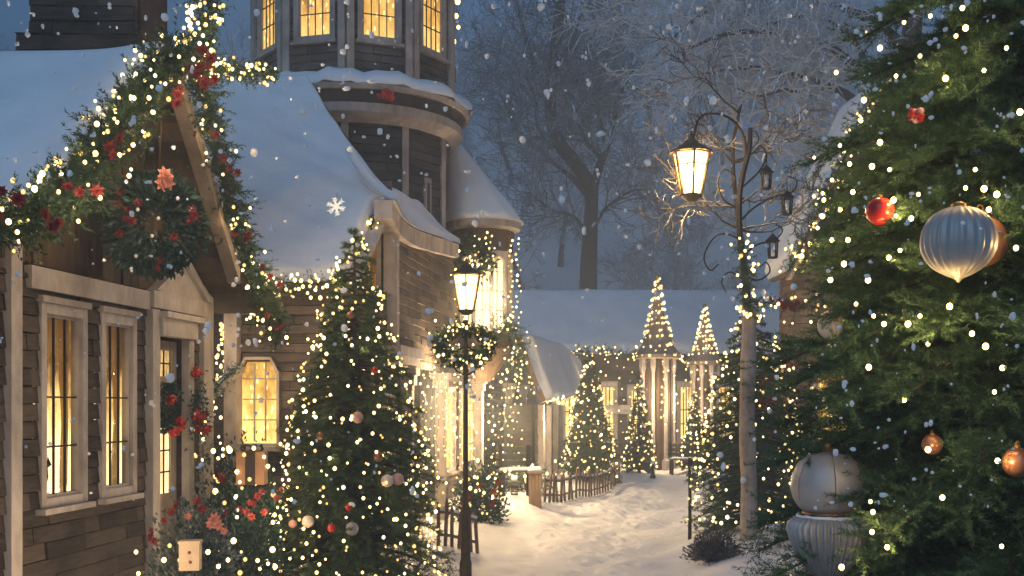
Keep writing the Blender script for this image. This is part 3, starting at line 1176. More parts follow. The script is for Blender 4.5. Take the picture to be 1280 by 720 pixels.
# apex decoration: upright spray and side arm
ap = gp.pt(apex[0], 0.12, apex[1])
top_path = bezier([ap + V3(0.02, 0, 0.0), P(252, 60, ap[1] - 0.05), P(258, 20, ap[1]), P(262, -25, ap[1])])
gC = garland('upright evergreen spray with lights and red bow at the near gable tip', top_path, 0.17, 260, 0.05, 0.009, group=gl)
for q in range(9):
    flower(gC, P(250, 86, ap[1] - 0.28) + rng.normal(0, 1, 3) * V3(0.09, 0.04, 0.06), rng.uniform(0.05, 0.075))
string_lights('cluster of warm lights on the upright spray at the near gable tip', around(top_path, 60, 0.16), 0.0125, wire=False, sub=2, group='lights on the near cottage')
arm_path = bezier([P(252, 84, ap[1] + 0.05), P(285, 88, ap[1] + 0.3), P(318, 92, ap[1] + 0.5), P(340, 94, ap[1] + 0.7)])
gD = garland('short lit evergreen arm reaching out from the near gable tip', arm_path, 0.12, 260, 0.04, 0.008, group=gl)
string_lights('tight row of warm lights on the short arm by the gable tip', around(arm_path, 62, 0.10), 0.0115, wire=False, sub=2, group='lights on the near cottage')

# big leafy swag in the gable
sw = thing('wreath', 'large blue green wreath with red blooms hanging inside the near gable', 'wreath')
cw = P(192, 280, 7.72)
n = 2600
th = rng.uniform(0, 2 * math.pi, n)
rr = np.sqrt(rng.uniform(0.05, 1, n))
c = cw + np.stack([np.cos(th) * rr * 0.33, rng.normal(0, 0.09, n), np.sin(th) * rr * 0.35], 1)
d = np.stack([np.cos(th), -0.9 + rng.normal(0, 0.5, n), np.sin(th) - 0.2], 1) + rng.normal(0, 0.5, (n, 3))
tri_mesh('leaves', leaves(c, d, rng.uniform(0.05, 0.09, n), rng.uniform(0.025, 0.04, n)), M['wreath'], sw)
hb = MB()
tt = np.linspace(0, 2 * math.pi, 25)
hb.tube(cw + np.stack([np.cos(tt) * 0.2, 0 * tt + 0.05, np.sin(tt) * 0.22], 1), 0.035, 6, cap=False)
hb.bar(cw + V3(0, 0.08, 0.2), cw + V3(0.02, 0.1, 0.75), 0.014)
hb.build('hoop', M['board'], sw)
for (px, py) in ((150, 240), (146, 256), (160, 262), (172, 254), (158, 274), (165, 276), (240, 262), (238, 275), (244, 270), (200, 326), (218, 296), (196, 335), (150, 292)):
    flower(sw, P(px, py, 7.48), rng.uniform(0.03, 0.045))
for q in range(4):
    flower(sw, P(206 + rng.uniform(-5, 5), 222 + rng.uniform(-8, 8), 7.5), 0.065, 'pink')
for (px, py) in ((198, 273), (222, 248), (172, 262), (170, 320), (190, 295)):
    o = link('light_bulb', bulb_mesh(0.012, 2), sw)
    o.location = P(px, py, 7.42)

# wreath on the door
dw = thing('wreath', 'small wreath of red berries and leaves hung on the cottage door', 'wreath')
n = 700
cd = h1.pt((s0 + s1) / 2 - 0.02, 0.02, 1.72)
th = rng.uniform(0, 2 * math.pi, n)
c = cd + UU * (np.cos(th) * 0.13)[:, None] + V3(0, 0, 1) * (np.sin(th) * 0.17)[:, None] + rng.normal(0, 0.025, (n, 3))
d = rng.normal(size=(n, 3)) + NN_ * 0.5
tri_mesh('leaves', leaves(c, d, rng.uniform(0.03, 0.06, n), 0.02), M['wreath'], dw)
for q in range(6):
    a = rng.uniform(0, 6.28)
    berries(dw, cd + UU * math.cos(a) * 0.12 + V3(0, 0, math.sin(a) * 0.15 - 0.06) + NN_ * 0.05, 0.016, 10, 0.045)
jw = thing('berry_spray', 'spray of red berries fixed to the frame right of the door', 'berry spray')
cj = h1.pt(s1 + 0.05, 0.13, 1.68)
n = 260
tri_mesh('leaves', leaves(cj + rng.normal(0, 1, (n, 3)) * V3(0.06, 0.06, 0.13), rng.normal(size=(n, 3)), 0.05, 0.02), M['wreath'], jw)
for q in range(5):
    berries(jw, cj + rng.normal(0, 1, 3) * V3(0.04, 0.04, 0.11) + NN_ * 0.03, 0.016, 9, 0.04)
ls = h1.pt(s1 + 0.16, 0.10, 1.45)
string_lights('few loose warm lights beside the cottage door', ls + rng.normal(0, 1, (12, 3)) * V3(0.05, 0.05, 0.16), 0.0125, sub=2, limit=20)

# ------------------------------------------------------------------ the second house
c2 = thing('house', 'tall grey shingled house with a big blue snow roof behind the left spruce', 'house')
YA, K2 = 11.4, 1.014


def on_roof2(px, py):
    Y = 10.28 / (1.014 - (505 - py) / F)
    return P(px, py, Y)


def rb2(py):
    return np.interp(py, [100, 140, 180, 240, 255, 264, 300, 352], [385, 409, 436, 483, 496, 472, 453, 430])


def roof2(a, b):
    py = 352 + (100 - 352) * b
    l = 236
    return on_roof2(l + (rb2(py) - l) * a, py)


nr = unit(np.array([0, -1.014, 1.0]))
m = MB()
cs = [on_roof2(236, 353), on_roof2(430, 353), on_roof2(470, 263), on_roof2(492, 254), on_roof2(385, 101), on_roof2(236, 101)]
V = np.array([c - nr * 0.10 for c in cs] + [c - nr * 0.004 for c in cs])
fs = [(5, 4, 3, 2, 1, 0), (6, 7, 8, 9, 10, 11)] + [(i, (i + 1) % 6, 6 + (i + 1) % 6, 6 + i) for i in range(6)]
m.add(V, fs)
r2 = m.build('roof', M['board'], c2)
patch(roof2, 60, 60, nr, 0.15, 0.035, 'snow_cover', M['snow'], r2, freq=1.3)
# back slope
rb = [on_roof2(236, 101), on_roof2(385, 101)]
m = MB()
m.box8([rb[0] + V3(0, 0, -0.1), rb[1] + V3(0, 0, -0.1), rb[1] + V3(0, 2.6, -2.7), rb[0] + V3(0, 2.6, -2.7), rb[0], rb[1], rb[1] + V3(0, 2.6, -2.6), rb[0] + V3(0, 2.6, -2.6)])
m.build('roof', M['board'], c2)
# tall pale rake on the right end of that roof
m = MB()
a, b = on_roof2(471, 262), on_roof2(431, 346)
m.bar(a + V3(0.02, 0, -0.05), b + V3(0.02, 0, -0.05), 0.06, 0.24, up=(1, 0, 0))
m.build('bargeboard', M['trim'], c2)

fv = Frame(P(250, 505, 11.75) * V3(1, 1, 0), V3(1, -0.05), V3(-0.05, -1))   # wall towards the viewer
sv = lambda px, Y=11.75: (px - 250) / F * Y
aw0, aw1 = sv(298), sv(352)
mb = MB()
planks(mb, fv, sv(303), sv(470), -0.1, 3.0, 0.0, [(aw0 + .03, aw1 - .03, 1.3, 2.22)], row=0.10, lmin=0.3, lmax=1.0, out=0.014)
fv.box(mb, sv(303), aw0, -2.4, -0.06, -0.1, 3.0)
fv.box(mb, aw0, sv(470), -2.4, -0.25, -0.1, 3.0)
fv.box(mb, -1.0, sv(303), -2.4, -0.9, -0.1, 3.0)
mb.build('wall', M['grey_siding'], c2)
# arched window with five-sided head
zc = 2.08
out = [(aw0, 1.30), (aw1, 1.30), (aw1, zc), (aw1 - 0.09, zc + 0.17), (aw0 + 0.09, zc + 0.17), (aw0, zc)]
ins = [(aw0 + .028, 1.33), (aw1 - .028, 1.33), (aw1 - .028, zc - 0.01), (aw1 - 0.10, zc + 0.14), (aw0 + 0.10, zc + 0.14), (aw0 + .028, zc - 0.01)]
m = MB()
for k in range(6):
    q = (k + 1) % 6
    m.prism([out[k], out[q], ins[q], ins[k]], fv, 0.0, 0.07)
aw = m.build('arched_window', M['trim_cool'], c2)
m = MB()
m.prism(ins, fv, -0.055, -0.045)
m.build('pane', M['pane_c'], aw)
m = MB()
for k in (1, 2):
    q = aw0 + .05 + (aw1 - aw0 - .1) * k / 3
    fv.box(m, q - 0.007, q + 0.007, -0.044, -0.02, 1.35, zc + 0.11)
for z in (1.58, 1.80, 2.02):
    fv.box(m, aw0 + .05, aw1 - .05, -0.0435, -0.018, z - 0.007, z + 0.007)
m.build('glazing_bars', M['trim_cool'], aw)
m = MB()
fv.box(m, aw0 - .05, aw1 + .05, 0, 0.12, 1.25, 1.298)
m.build('sill', M['trim_cool'], aw)
# porch opening at the left with post, beam and lit glass
m = MB()
fv.box(m, sv(286), sv(302), -0.05, 0.16, -0.1, 2.82)
m.build('porch_post', M['trim_cool'], c2)
m = MB()
fv.box(m, -0.05, sv(303), -0.05, 0.20, 2.74, 2.86)
m.build('porch_beam', M['trim_cool'], c2)
m = MB()
fv.box(m, 0.0, sv(285), -0.85, -0.83, 0.9, 2.5)
m.build('window', M['pane_b'], c2)
t = np.linspace(0, 1, 60)
zt = 2.62 - 1.25 * t
tx = sv(268) + rng.uniform(-1, 1, 60) * (0.03 + 0.13 * t)
pts = np.array([fv.pt(x, -0.25 + rng.uniform(-.1, .1), z) for x, z in zip(tx, zt)])
string_lights('tree shaped cluster of warm lights in the porch beside the cottage', pts, 0.0165, sub=2)
# slope of snow and a swag on the little porch hood
hood = thing('porch_hood', 'small snowy sloping hood beside the arched window', 'hood')
fh = fv
m = MB()
A, Bp = fv.pt(sv(256), 0.02, 1.74), fv.pt(sv(308), 0.02, 2.14)
d_ = fv.n * 0.28
m.box8([A + V3(0, 0, -.05), Bp + V3(0, 0, -.05), Bp + d_ + V3(0, 0, -.07), A + d_ + V3(0, 0, -.07), A, Bp, Bp + d_ - V3(0, 0, .02), A + d_ - V3(0, 0, .02)])
m.build('hood_board', M['trim_cool'], hood)
patch(lambda a, b: A + (Bp - A) * a + d_ * b, 14, 8, V3(-0.5, 0, 0.85), 0.06, 0.01, 'snow_cover', M['snow'], hood)
sp = bezier([fv.pt(sv(262), 0.34, 1.70), fv.pt(sv(274), 0.36, 1.84), fv.pt(sv(292), 0.36, 2.02), fv.pt(sv(306), 0.34, 2.12)])
garland('dark green swag slung along the small snowy hood', sp, 0.14, 190, 0.04, 0.006, mat='wreath')

# eave garland between cottage and spruce
ep = bezier([P(322, 345, 10.9), P(352, 362, 10.95), P(392, 358, 11.0), P(436, 352, 11.1)])
garland('evergreen garland along the eave below the big blue snow roof', ep, 0.17, 150, 0.045, 0.006, group=gl)
string_lights('warm lights on the eave garland below the big blue snow roof', around(ep, 56, 0.16), 0.014, wire=False, sub=2)
dp = bezier([P(312, 352, 10.6), P(316, 380, 10.6), P(318, 405, 10.6)])
garland('short garland drop hanging at the left end of the eave', dp, 0.10, 150, 0.04, 0.006, group=gl)
string_lights('warm lights on the short garland drop at the end of the eave', around(dp, 14, 0.09), 0.015, wire=False, sub=2)

# ---- jettied upper storey facing the lane
O2 = P(492, 505, 12.5) * V3(1, 1, 0)
fr2 = Frame(O2, UU, NN_)
fl2 = Frame(O2, -NN_, -UU)     # its short side towards the viewer


def S2(px):
    X = O2[0] - 0.1276 * 12.5
    return (X * -F / (815 - px) - 12.5) / 0.992


Lr = S2(565)
mb = MB()
planks(mb, fr2, 0.03, Lr, 2.42, 4.0, 0.0, row=0.10, lmin=0.35, lmax=1.1, out=0.012)
planks(mb, fl2, 0.03, 0.9, 2.42, 4.3, 0.0, [(0.14, 0.40, 2.7, 3.72)], row=0.10, lmin=0.3, lmax=0.6, out=0.012)
fr2.box(mb, 0.05, 4.8, -1.6, -0.06, 2.42, 4.0)
mb.build('wall', M['grey_siding'], c2)
m = MB()
fr2.box(m, -0.07, 0.03, -0.10, 0.06, 2.42, 3.86)
m.build('corner_post', M['trim'], c2)
window(c2, fl2, 0.14, 0.40, 2.7, 3.72, 0.0, 'pane_c', fw=0.05, cols=2)
m = MB()
fr2.box(m, -0.16, 1.15, -0.5, 0.12, 2.30, 2.415)
fr2.box(m, -0.10, 1.10, -0.5, 0.07, 2.22, 2.298)
m.build('jetty_ledge', M['trim'], c2)
# curved eave board and its snow
ev = bezier([fr2.pt(-0.50, 0.10, 3.98), fr2.pt(0.0, 0.10, 3.86), fr2.pt(0.8, 0.10, 3.86), fr2.pt(2.2, 0.10, 3.97), fr2.pt(Lr, 0.10, 4.10)], 10)
m = MB()
for a, b in zip(ev[:-1], ev[1:]):
    q = -NN_ * 0.20
    m.box8([a - V3(0, 0, .2), b - V3(0, 0, .2), b + q - V3(0, 0, .2), a + q - V3(0, 0, .2), a, b, b + q, a + q])
m.build('eave_board', M['trim'], c2)
ev2 = ev + NN_ * 0.05


def eave_snow(a, b):
    i = a * (len(ev2) - 1)
    k = min(int(i), len(ev2) - 2)
    return ev2[k] + (ev2[k + 1] - ev2[k]) * (i - k) - NN_ * 0.6 * b + V3(0, 0, 0.45 * b * b + 0.15 * b)


patch(eave_snow, 44, 16, unit(NN_ * 0.4 + V3(0, 0, 1)), 0.09, 0.015, 'snow_cover', M['snow'], r2)
rp = bezier([P(468, 268, 12.1), P(462, 290, 12.05), P(452, 322, 12.0), P(440, 350, 11.9)])
garland('slim lit garland on the pale rake above the left spruce', rp, 0.10, 170, 0.035, 0.006, group=gl)
string_lights('warm lights on the slim garland above the left spruce', around(rp, 30, 0.09), 0.014, wire=False, sub=2)
for nm, px in (('pilaster drop', 459), ):
    pp = np.array([P(px + rng.normal(0, 3), y, 12.35) for y in np.linspace(300, 440, 20)])
    string_lights('warm lights hanging down the narrow side of the jettied storey', pp, 0.013, sub=2, limit=30)

# ---- ground floor: lit shop behind pillars
mb = MB()
planks(mb, fr2, 0.0, 15, 2.05, 2.42, -0.62, row=0.10)
planks(mb, fr2, 0.0, 15, -0.1, 0.55, -0.62, row=0.10)
planks(mb, fr2, 9.62, 15, 0.55, 2.05, -0.62, row=0.10)
fr2.box(mb, -0.3, 15, -3.0, -1.3, -0.1, 2.42)
fr2.box(mb, 1.2, 10.5, -1.3, -0.72, 2.0, 2.36)
planks(mb, fr2, 1.16, 7.4, 2.2, 2.62, 0.0, row=0.10)
fr2.box(mb, 3.4, 7.4, -1.3, -0.06, 2.36, 3.0)
mb.build('wall', M['grey_siding'], c2)
for q, (a, b) in enumerate(((0.25, 1.55), (1.85, 3.3), (3.7, 5.3), (5.7, 7.3), (7.8, 9.6))):
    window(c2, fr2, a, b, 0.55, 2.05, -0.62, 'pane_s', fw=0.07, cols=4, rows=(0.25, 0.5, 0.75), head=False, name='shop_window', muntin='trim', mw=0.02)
for px, w in ((515, 0.13), (556, 0.12), (602, 0.22), (640, 0.22), (657, 0.24), (676, 0.26)):
    s = S2(px)
    m = MB()
    fr2.box(m, s, s + w, -0.14, 0.0, -0.1, 2.19)
    fr2.box(m, s - 0.03, s + w + 0.03, -0.17, 0.03, -0.1, 0.32)
    fr2.box(m, s - 0.03, s + w + 0.03, -0.17, 0.03, 1.98, 2.10)
    fr2.box(m, s - 0.06, s + w + 0.06, -0.20, 0.06, 2.102, 2.19)
    m.build('pillar', M['trim'], c2)

# ---- oriel with its snowy cap
oc = P(604, 505, 17.3) * V3(1, 1, 0)
o = thing('oriel', 'small lit round oriel with arched windows under a snowy cap', 'oriel')
n8 = 10
ro = 0.47
ang = [2 * math.pi * (i + 0.5) / n8 for i in range(n8)]
mb = MB()
mb.lathe([(0.12, 2.1), (0.30, 2.35), (ro, 2.62), (ro, 2.85)], oc, n8)
mb.lathe([(ro - 0.17, 2.85), (ro - 0.17, 4.2)], oc, n8)
mb.lathe([(ro, 4.12), (ro + 0.02, 4.45)], oc, n8)
mb.build('wall', M['board'], o)
for i in range(n8):
    a0, a1 = 2 * math.pi * i / n8, 2 * math.pi * (i + 1) / n8
    am = (a0 + a1) / 2
    if math.sin(am) > 0.3:
        continue
    nrm = V3(math.cos(am), math.sin(am))
    ap_ = ro * math.cos(math.pi / n8)
    hw = ro * math.sin(math.pi / n8)
    f = Frame(oc + nrm * (ap_ - 0.05), V3(-math.sin(am), math.cos(am)), nrm)
    m = MB()
    f.box(m, -hw, -hw + 0.035, -0.02, 0.05, 2.85, 4.12)
    f.box(m, hw - 0.035, hw, -0.02, 0.05, 2.85, 4.12)
    zs = np.linspace(0, math.pi, 9)
    arc = [(math.cos(q) * (hw - 0.035), 3.92 + math.sin(q) * 0.12) for q in zs]
    for (p, q) in zip(arc[:-1], arc[1:]):
        m.prism([p, q, (q[0], 4.12), (p[0], 4.12)], f, -0.02, 0.04)
    f.box(m, -hw, hw, -0.02, 0.06, 2.852, 2.91)
    ow = m.build('window', M['trim'], o)
    m = MB()
    f.box(m, -hw + 0.03, hw - 0.03, -0.035, -0.028, 2.91, 4.06)
    m.build('pane', M['pane_o'], ow)
    m = MB()
    f.box(m, -0.006, 0.006, -0.027, -0.01, 2.91, 4.04)
    for z in (3.2, 3.5, 3.8):
        f.box(m, -hw + 0.035, hw - 0.035, -0.0265, -0.012, z - 0.006, z + 0.006)
    m.build('glazing_bars', M['trim'], ow)
m = MB()
m.lathe([(ro + 0.02, 4.45), (ro + 0.12, 4.48), (ro + 0.13, 4.58), (ro - 0.1, 4.60)], oc, 20, lean=None)
rf = m.build('roof', M['trim_cool'], o)
nA = 40


def cone(a, b):
    th = 2 * math.pi * a * 0.999
    r = (ro + 0.15) * (1 - b) ** 0.9 + 0.02
    top = V3(-0.52, 0.25) * b
    return oc + V3(math.cos(th) * r, math.sin(th) * r, 4.59 + 1.45 * b) + top


m = MB()
vs, fs = [], []
for i in range(nA):
    for b in np.linspace(0, 1, 14):
        r_ = cone(i / nA, b)
        vs.append(r_ + V3(0, 0, 0.05 * math.sin(i * 1.7) * math.sin(b * 9) * (1 - b)))
for i in range(nA):
    q = (i + 1) % nA
    for k in range(13):
        fs.append((i * 14 + k, q * 14 + k, q * 14 + k + 1, i * 14 + k + 1))
fs.append(tuple(i * 14 for i in range(nA)))
m.add(vs, fs)
m.build('snow_cover', M['snow'], rf, smooth_=True)
ow_ = thing('wreath', 'dark wreath with lights over the oriel arch', 'wreath')
cwo = P(590, 322, 16.7)
n = 900
th = rng.uniform(0, math.pi * 2, n)
c = cwo + np.stack([np.cos(th) * 0.22, rng.normal(0, 0.05, n), np.sin(th) * 0.24], 1) + rng.normal(0, 0.06, (n, 3))
tri_mesh('leaves', leaves(c, rng.normal(size=(n, 3)), 0.10, 0.04), M['garland'], ow_)
hb = MB()
tt = np.linspace(0, 2 * math.pi, 25)
hb.tube(cwo + np.stack([np.cos(tt) * 0.2, 0 * tt + 0.03, np.sin(tt) * 0.22], 1), 0.03, 6, cap=False)
hb.build('hoop', M['board'], ow_)
string_lights('lights scattered over the dark wreath on the oriel arch', cwo + rng.normal(0, 1, (22, 3)) * V3(0.18, 0.05, 0.2) - V3(0, 0.15, 0), 0.016, wire=False)


def curtain(label, x0, x1, y0, y1, Y0, Y1, nstr, nb, r, mat='bulb', jx=2.0, group='light strings on the shops'):
    pts = []
    for k in range(nstr):
        f_ = (k + rng.uniform(0.2, 0.8)) / nstr
        x, Y = x0 + (x1 - x0) * f_, Y0 + (Y1 - Y0) * f_
        yy = np.linspace(y0 + rng.uniform(0, 12), y1 - rng.uniform(0, 0.25) * (y1 - y0), nb)
        for i, y in enumerate(yy):
            pts.append(P(x + rng.normal(0, jx), y, Y + rng.normal(0, 0.08)))
    return string_lights(label, np.array(pts), r, mat, group=group)


curtain('strings of lights down the left arch of the oriel', 566, 600, 330, 430, 16.6, 16.6, 4, 9, 0.015)
curtain('strings of lights framing the right edge of the oriel', 606, 614, 290, 425, 16.7, 16.75, 2, 16, 0.016)
curtain('lights trailing off the far right edge of the oriel', 636, 650, 292, 430, 17.0, 17.2, 2, 18, 0.0165)
curtain('short dense light strings under the jetty ledge', 524, 562, 450, 590, 13.6, 15.2, 7, 11, 0.012)
curtain('light strings hanging by the thick bright pillar of the shop', 562, 598, 440, 600, 15.4, 17.4, 6, 13, 0.015)
curtain('light strings covering the shop front beyond the bright pillar', 608, 652, 450, 610, 18.2, 20.5, 7, 13, 0.017)
curtain('lights massed on the roof corner above the far pillars', 640, 682, 420, 500, 20, 23, 6, 9, 0.020)
wl = P(590, 428, 15.0)
gp2 = bezier([P(540, 412, 14.2), P(556, 436, 14.4), P(580, 446, 14.8), P(604, 436, 15.2), P(622, 420, 15.8)])
garland('sagging garland over the shop front below the oriel', gp2, 0.15, 130, 0.045, 0.007)
string_lights('lights on the sagging garland below the oriel', around(gp2, 40, 0.15), 0.0135, wire=False)
gp3 = bezier([P(622, 400, 16.6), P(640, 412, 16.8), P(650, 440, 17.2), P(640, 460, 17.2)])
garland('bushy garland clump at the right corner of the oriel', gp3, 0.28, 120, 0.06, 0.009)
string_lights('lights on the bushy garland clump at the oriel corner', around(gp3, 30, 0.26), 0.0155, wire=False)

# ------------------------------------------------------------------ the tower
tw = thing('tower', 'many sided dark shingled tower with lit upper windows and a snowy ledge', 'tower')
tc = P(445, 505, 16.5) * V3(1, 1, 0)
n10 = 10
off = R(-90 + 3)


def facets(rad):
    for i in range(n10):
        a0, a1 = off + R(36 * i), off + R(36 * (i + 1))
        am = (a0 + a1) / 2
        nrm = V3(math.cos(am), math.sin(am))
        yield i, Frame(tc + nrm * rad * math.cos(R(18)), V3(-math.sin(am), math.cos(am)), nrm), rad * math.sin(R(18)), nrm


TR, LR = 1.50, 1.37
mu, ml = MB(), MB()
mu.lathe([(TR - 0.10, 6.2), (TR - 0.10, 9.6)], tc, 10)
ml.lathe([(LR - 0.10, 0.0), (LR - 0.10, 6.0)], tc, 10)
wins = []
for i, f, hw, nrm in facets(TR):
    if nrm[1] > 0.4:
        planks(mu, f, -hw, hw, 6.25, 9.6, 0.0, row=0.11)
        continue
    planks(mu, f, -hw, hw, 6.25, 9.6, 0.0, [(-0.27, 0.27, 6.8, 8.9)], row=0.11, lmin=0.3, lmax=0.9)
    wins.append(f)
for i, f, hw, nrm in facets(LR):
    planks(ml, f, -hw, hw, 2.6, 5.75, 0.0, row=0.12, lmin=0.3, lmax=0.9, out=0.02)
mu.build('upper_wall', M['slate_siding'], tw)
ml.build('lower_wall', M['blue_siding'], tw)
for f in wins:
    window(tw, f, -0.31, 0.31, 6.74, 8.9, 0.0, 'pane_t', trim='trim_cool', fw=0.07, cols=4, rows=(0.15, 0.3, 0.45, 0.6, 0.75, 0.9), head=True)
for i, f, hw, nrm in facets(TR):
    for q in (-1, 1):
        m = MB()
        f.box(m, min(q * hw, q * (hw - 0.10)), max(q * hw, q * (hw - 0.10)), 0.0, 0.06, 6.2, 9.6)
        m.build('pilaster', M['trim_cool'], tw)
for i, f, hw, nrm in facets(LR):
    if nrm[1] < 0.5:
        m = MB()
        f.box(m, hw - 0.07, hw + 0.02, 0.0, 0.045, 3.0, 5.75)
        m.build('pilaster', M['trim_cool'], tw)
fL = [f for i, f, hw, nrm in facets(LR) if abs(math.degrees(math.atan2(nrm[1], nrm[0])) + 33) < 20]
if fL:
    f = fL[0]
    m = MB()
    f.box(m, -0.05, 0.09, 0.0, 0.05, 4.15, 5.0)
    sw_ = m.build('slit_window', M['trim_cool'], tw)
    m = MB()
    f.box(m, -0.01, 0.05, 0.0505, 0.056, 4.22, 4.93)
    m.build('pane', M['ribbon'], sw_)
m = MB()
m.lathe([(TR + 0.02, 6.02), (TR + 0.20, 6.02), (TR + 0.22, 6.08), (TR + 0.17, 6.16), (TR + 0.03, 6.26), (TR - 0.12, 6.28)], tc, 40)
rg = m.build('ledge', M['trim_cool'], tw, smooth_=False)
m = MB()
m.lathe([(LR, 5.66), (LR + 0.06, 5.62), (TR + 0.10, 5.74), (TR + 0.10, 5.86), (LR + 0.1, 5.88)], tc, 40)
m.build('cornice', M['trim_cool'], tw)
m = MB()
m.lathe([(LR - 0.02, 5.87), (TR + 0.04, 5.88), (TR + 0.15, 6.018)], tc, 40)
m.build('band', M['blue_siding'], tw)
m = MB()
vs, fs = [], []
for i in range(60):
    a = 2 * math.pi * i / 60
    for r_, z_ in ((TR + 0.225, 6.09), (TR + 0.23, 6.15), (TR + 0.17, 6.23), (TR + 0.05, 6.32), (TR - 0.05, 6.34)):
        j = 0.02 * math.sin(i * 1.3) + 0.015 * math.sin(i * 2.9)
        vs.append(tc + V3(math.cos(a) * (r_ + j), math.sin(a) * (r_ + j), z_ + j))
for i in range(60):
    for k in range(4):
        fs.append((i * 5 + k, ((i + 1) % 60) * 5 + k, ((i + 1) % 60) * 5 + k + 1, i * 5 + k + 1))
m.add(vs, fs)
m.build('snow_cover', M['snow'], rg, smooth_=True)
m = MB()
m.lathe([(TR - 0.1, 9.58), (TR + 0.35, 9.6), (TR + 0.3, 9.75), (0.9, 11.3), (0.03, 13.2)], tc, 20)
m.build('roof', M['snow'], tw)
string_lights('bright warm bulbs hanging down the right edge of the tower', np.array([P(x, y, 16.2) for x, y in ((572, 2), (570, 20), (566, 52), (573, 34), (552, 112), (560, 98), (566, 10), (578, 130))]), 0.035, sub=2, limit=20)
twl = np.array([P(x, y, 15.0) for x, y in ((410, 118), (428, 116), (436, 117), (455, 121), (505, 126), (520, 128), (535, 129), (462, 118))])
lb = thing('berry_spray', 'small cluster of coral berries on the dark band of the tower', 'berry spray')
for q in range(3):
    berries(lb, P(478 + 5 * q, 119, 14.88), 0.03, 7, 0.05, 'redball')

# ------------------------------------------------------------------ lean-to shed beyond the shop
sh = thing('shed', 'low shed under a steep snow roof beyond the shop front', 'shed')
A3, C3, E3 = P(650, 416, 21), P(726, 460, 26.5), P(684, 500, 21.5)
n3 = unit(np.cross(E3 - A3, C3 - A3))
if n3[2] < 0:
    n3 = -n3


def on3(px, py):
    d = np.array([(px - CX) / F, 1.0, -(py - HY) / F])
    o_ = CAM
    t = np.dot(A3 - o_, n3) / np.dot(d, n3)
    return o_ + d * t


L3 = [(650, 416), (660, 445), (671, 474), (683, 501)]
R3 = [(692, 428), (722, 452), (726, 470), (712, 498)]


def roof3(a, b):
    i = b * 3
    k = min(int(i), 2)
    l = np.array(L3[k]) + (np.array(L3[k + 1]) - L3[k]) * (i - k)
    r_ = np.array(R3[k]) + (np.array(R3[k + 1]) - R3[k]) * (i - k)
    q = l + (r_ - l) * a
    return on3(q[0], q[1])


patch(roof3, 24, 24, n3, 0.15, 0.02, 'roof_snow', M['snow'], sh, freq=0.8)
m = MB()
cs = [on3(*p) for p in (L3[0], L3[3], R3[3], R3[2], R3[1], R3[0])]
V = np.array([c - n3 * 0.12 for c in cs] + [c - n3 * 0.005 for c in cs])
m.add(V, [(5, 4, 3, 2, 1, 0), (6, 7, 8, 9, 10, 11)] + [(i, (i + 1) % 6, 6 + (i + 1) % 6, 6 + i) for i in range(6)])
m.build('roof', M['board'], sh)
f3 = Frame(P(672, 505, 22.5) * V3(1, 1, 0), UU, NN_)
mb = MB()
planks(mb, f3, 0, 5.5, -0.1, 1.75, 0.0, [(0.6, 1.4, 0.4, 1.5)], row=0.14)
f3.box(mb, 0, 5.5, -0.7, -0.12, -0.1, 1.75)
mb.build('wall', M['grey_siding'], sh)
window(sh, f3, 0.6, 1.4, 0.4, 1.5, 0.0, 'pane_f', fw=0.09, cols=2)
for s in (0.0, 1.7, 3.4, 5.2):
    m = MB()
    f3.box(m, s, s + 0.22, 0.0, 0.12, -0.1, 1.72)
    m.build('pillar', M['trim'], sh)
string_lights('warm lights edging the eave of the low shed', np.array([P(x + rng.normal(0, 1), y + rng.normal(0, 3), 21.8) for x, y in zip(np.linspace(682, 716, 18), np.linspace(498, 500, 18))]), 0.02)

# ------------------------------------------------------------------ far hall closing the lane
fh_ = thing('hall', 'long low hall with a wide blue snow roof closing the lane', 'house')
Ye = 33.0
ze, zr = EYE + 65 / F * Ye, EYE + 140 / F * 36.2
xl, xr = (620 - CX) / F * Ye, (990 - CX) / F * Ye
ff = Frame(V3(xl, Ye + 0.5), V3(1, 0), V3(0, -1))
WL = xr - xl
mb = MB()
hol = [(1.7, 2.5, 0.6, 2.3), (3.0, 3.7, 0.6, 2.4), (4.0, 4.5, 0.5, 2.3), (5.5, 6.1, 0.6, 2.4), (6.6, 7.4, 0.6, 2.4)]
planks(mb, ff, 0, WL, -0.1, ze, 0.0, hol, row=0.16, lmax=2.0)
ff.box(mb, 0, WL, -6, -0.2, -0.1, ze)
mb.build('wall', M['siding'], fh_)
for h_ in hol:
    window(fh_, ff, *h_, 0.0, 'pane_f', fw=0.10, cols=4, mw=0.03)
nf = unit(np.array([0, -(zr - ze), 3.2]))
rr_ = MB()
rr_.box8([(xl - .3, Ye, ze - .12), (xr + .3, Ye, ze - .12), (xr + .3, 36.2, zr - .12), (xl - .3, 36.2, zr - .12), (xl - .3, Ye, ze), (xr + .3, Ye, ze), (xr + .3, 36.2, zr), (xl - .3, 36.2, zr)])
rr_.box8([(xl - .3, 36.21, zr - .12), (xr + .3, 36.21, zr - .12), (xr + .3, 39.4, ze - .12), (xl - .3, 39.4, ze - .12), (xl - .3, 36.21, zr), (xr + .3, 36.21, zr), (xr + .3, 39.4, ze), (xl - .3, 39.4, ze)])
rfh = rr_.build('roof', M['board'], fh_)
patch(lambda a, b: V3(xl - .35 + (WL + .7) * a, Ye - 0.1 + 3.3 * b, ze - 0.06 + (zr - ze + .06) * b), 60, 24, nf, 0.2, 0.04, 'snow_cover', M['snow'], rfh, freq=0.6)
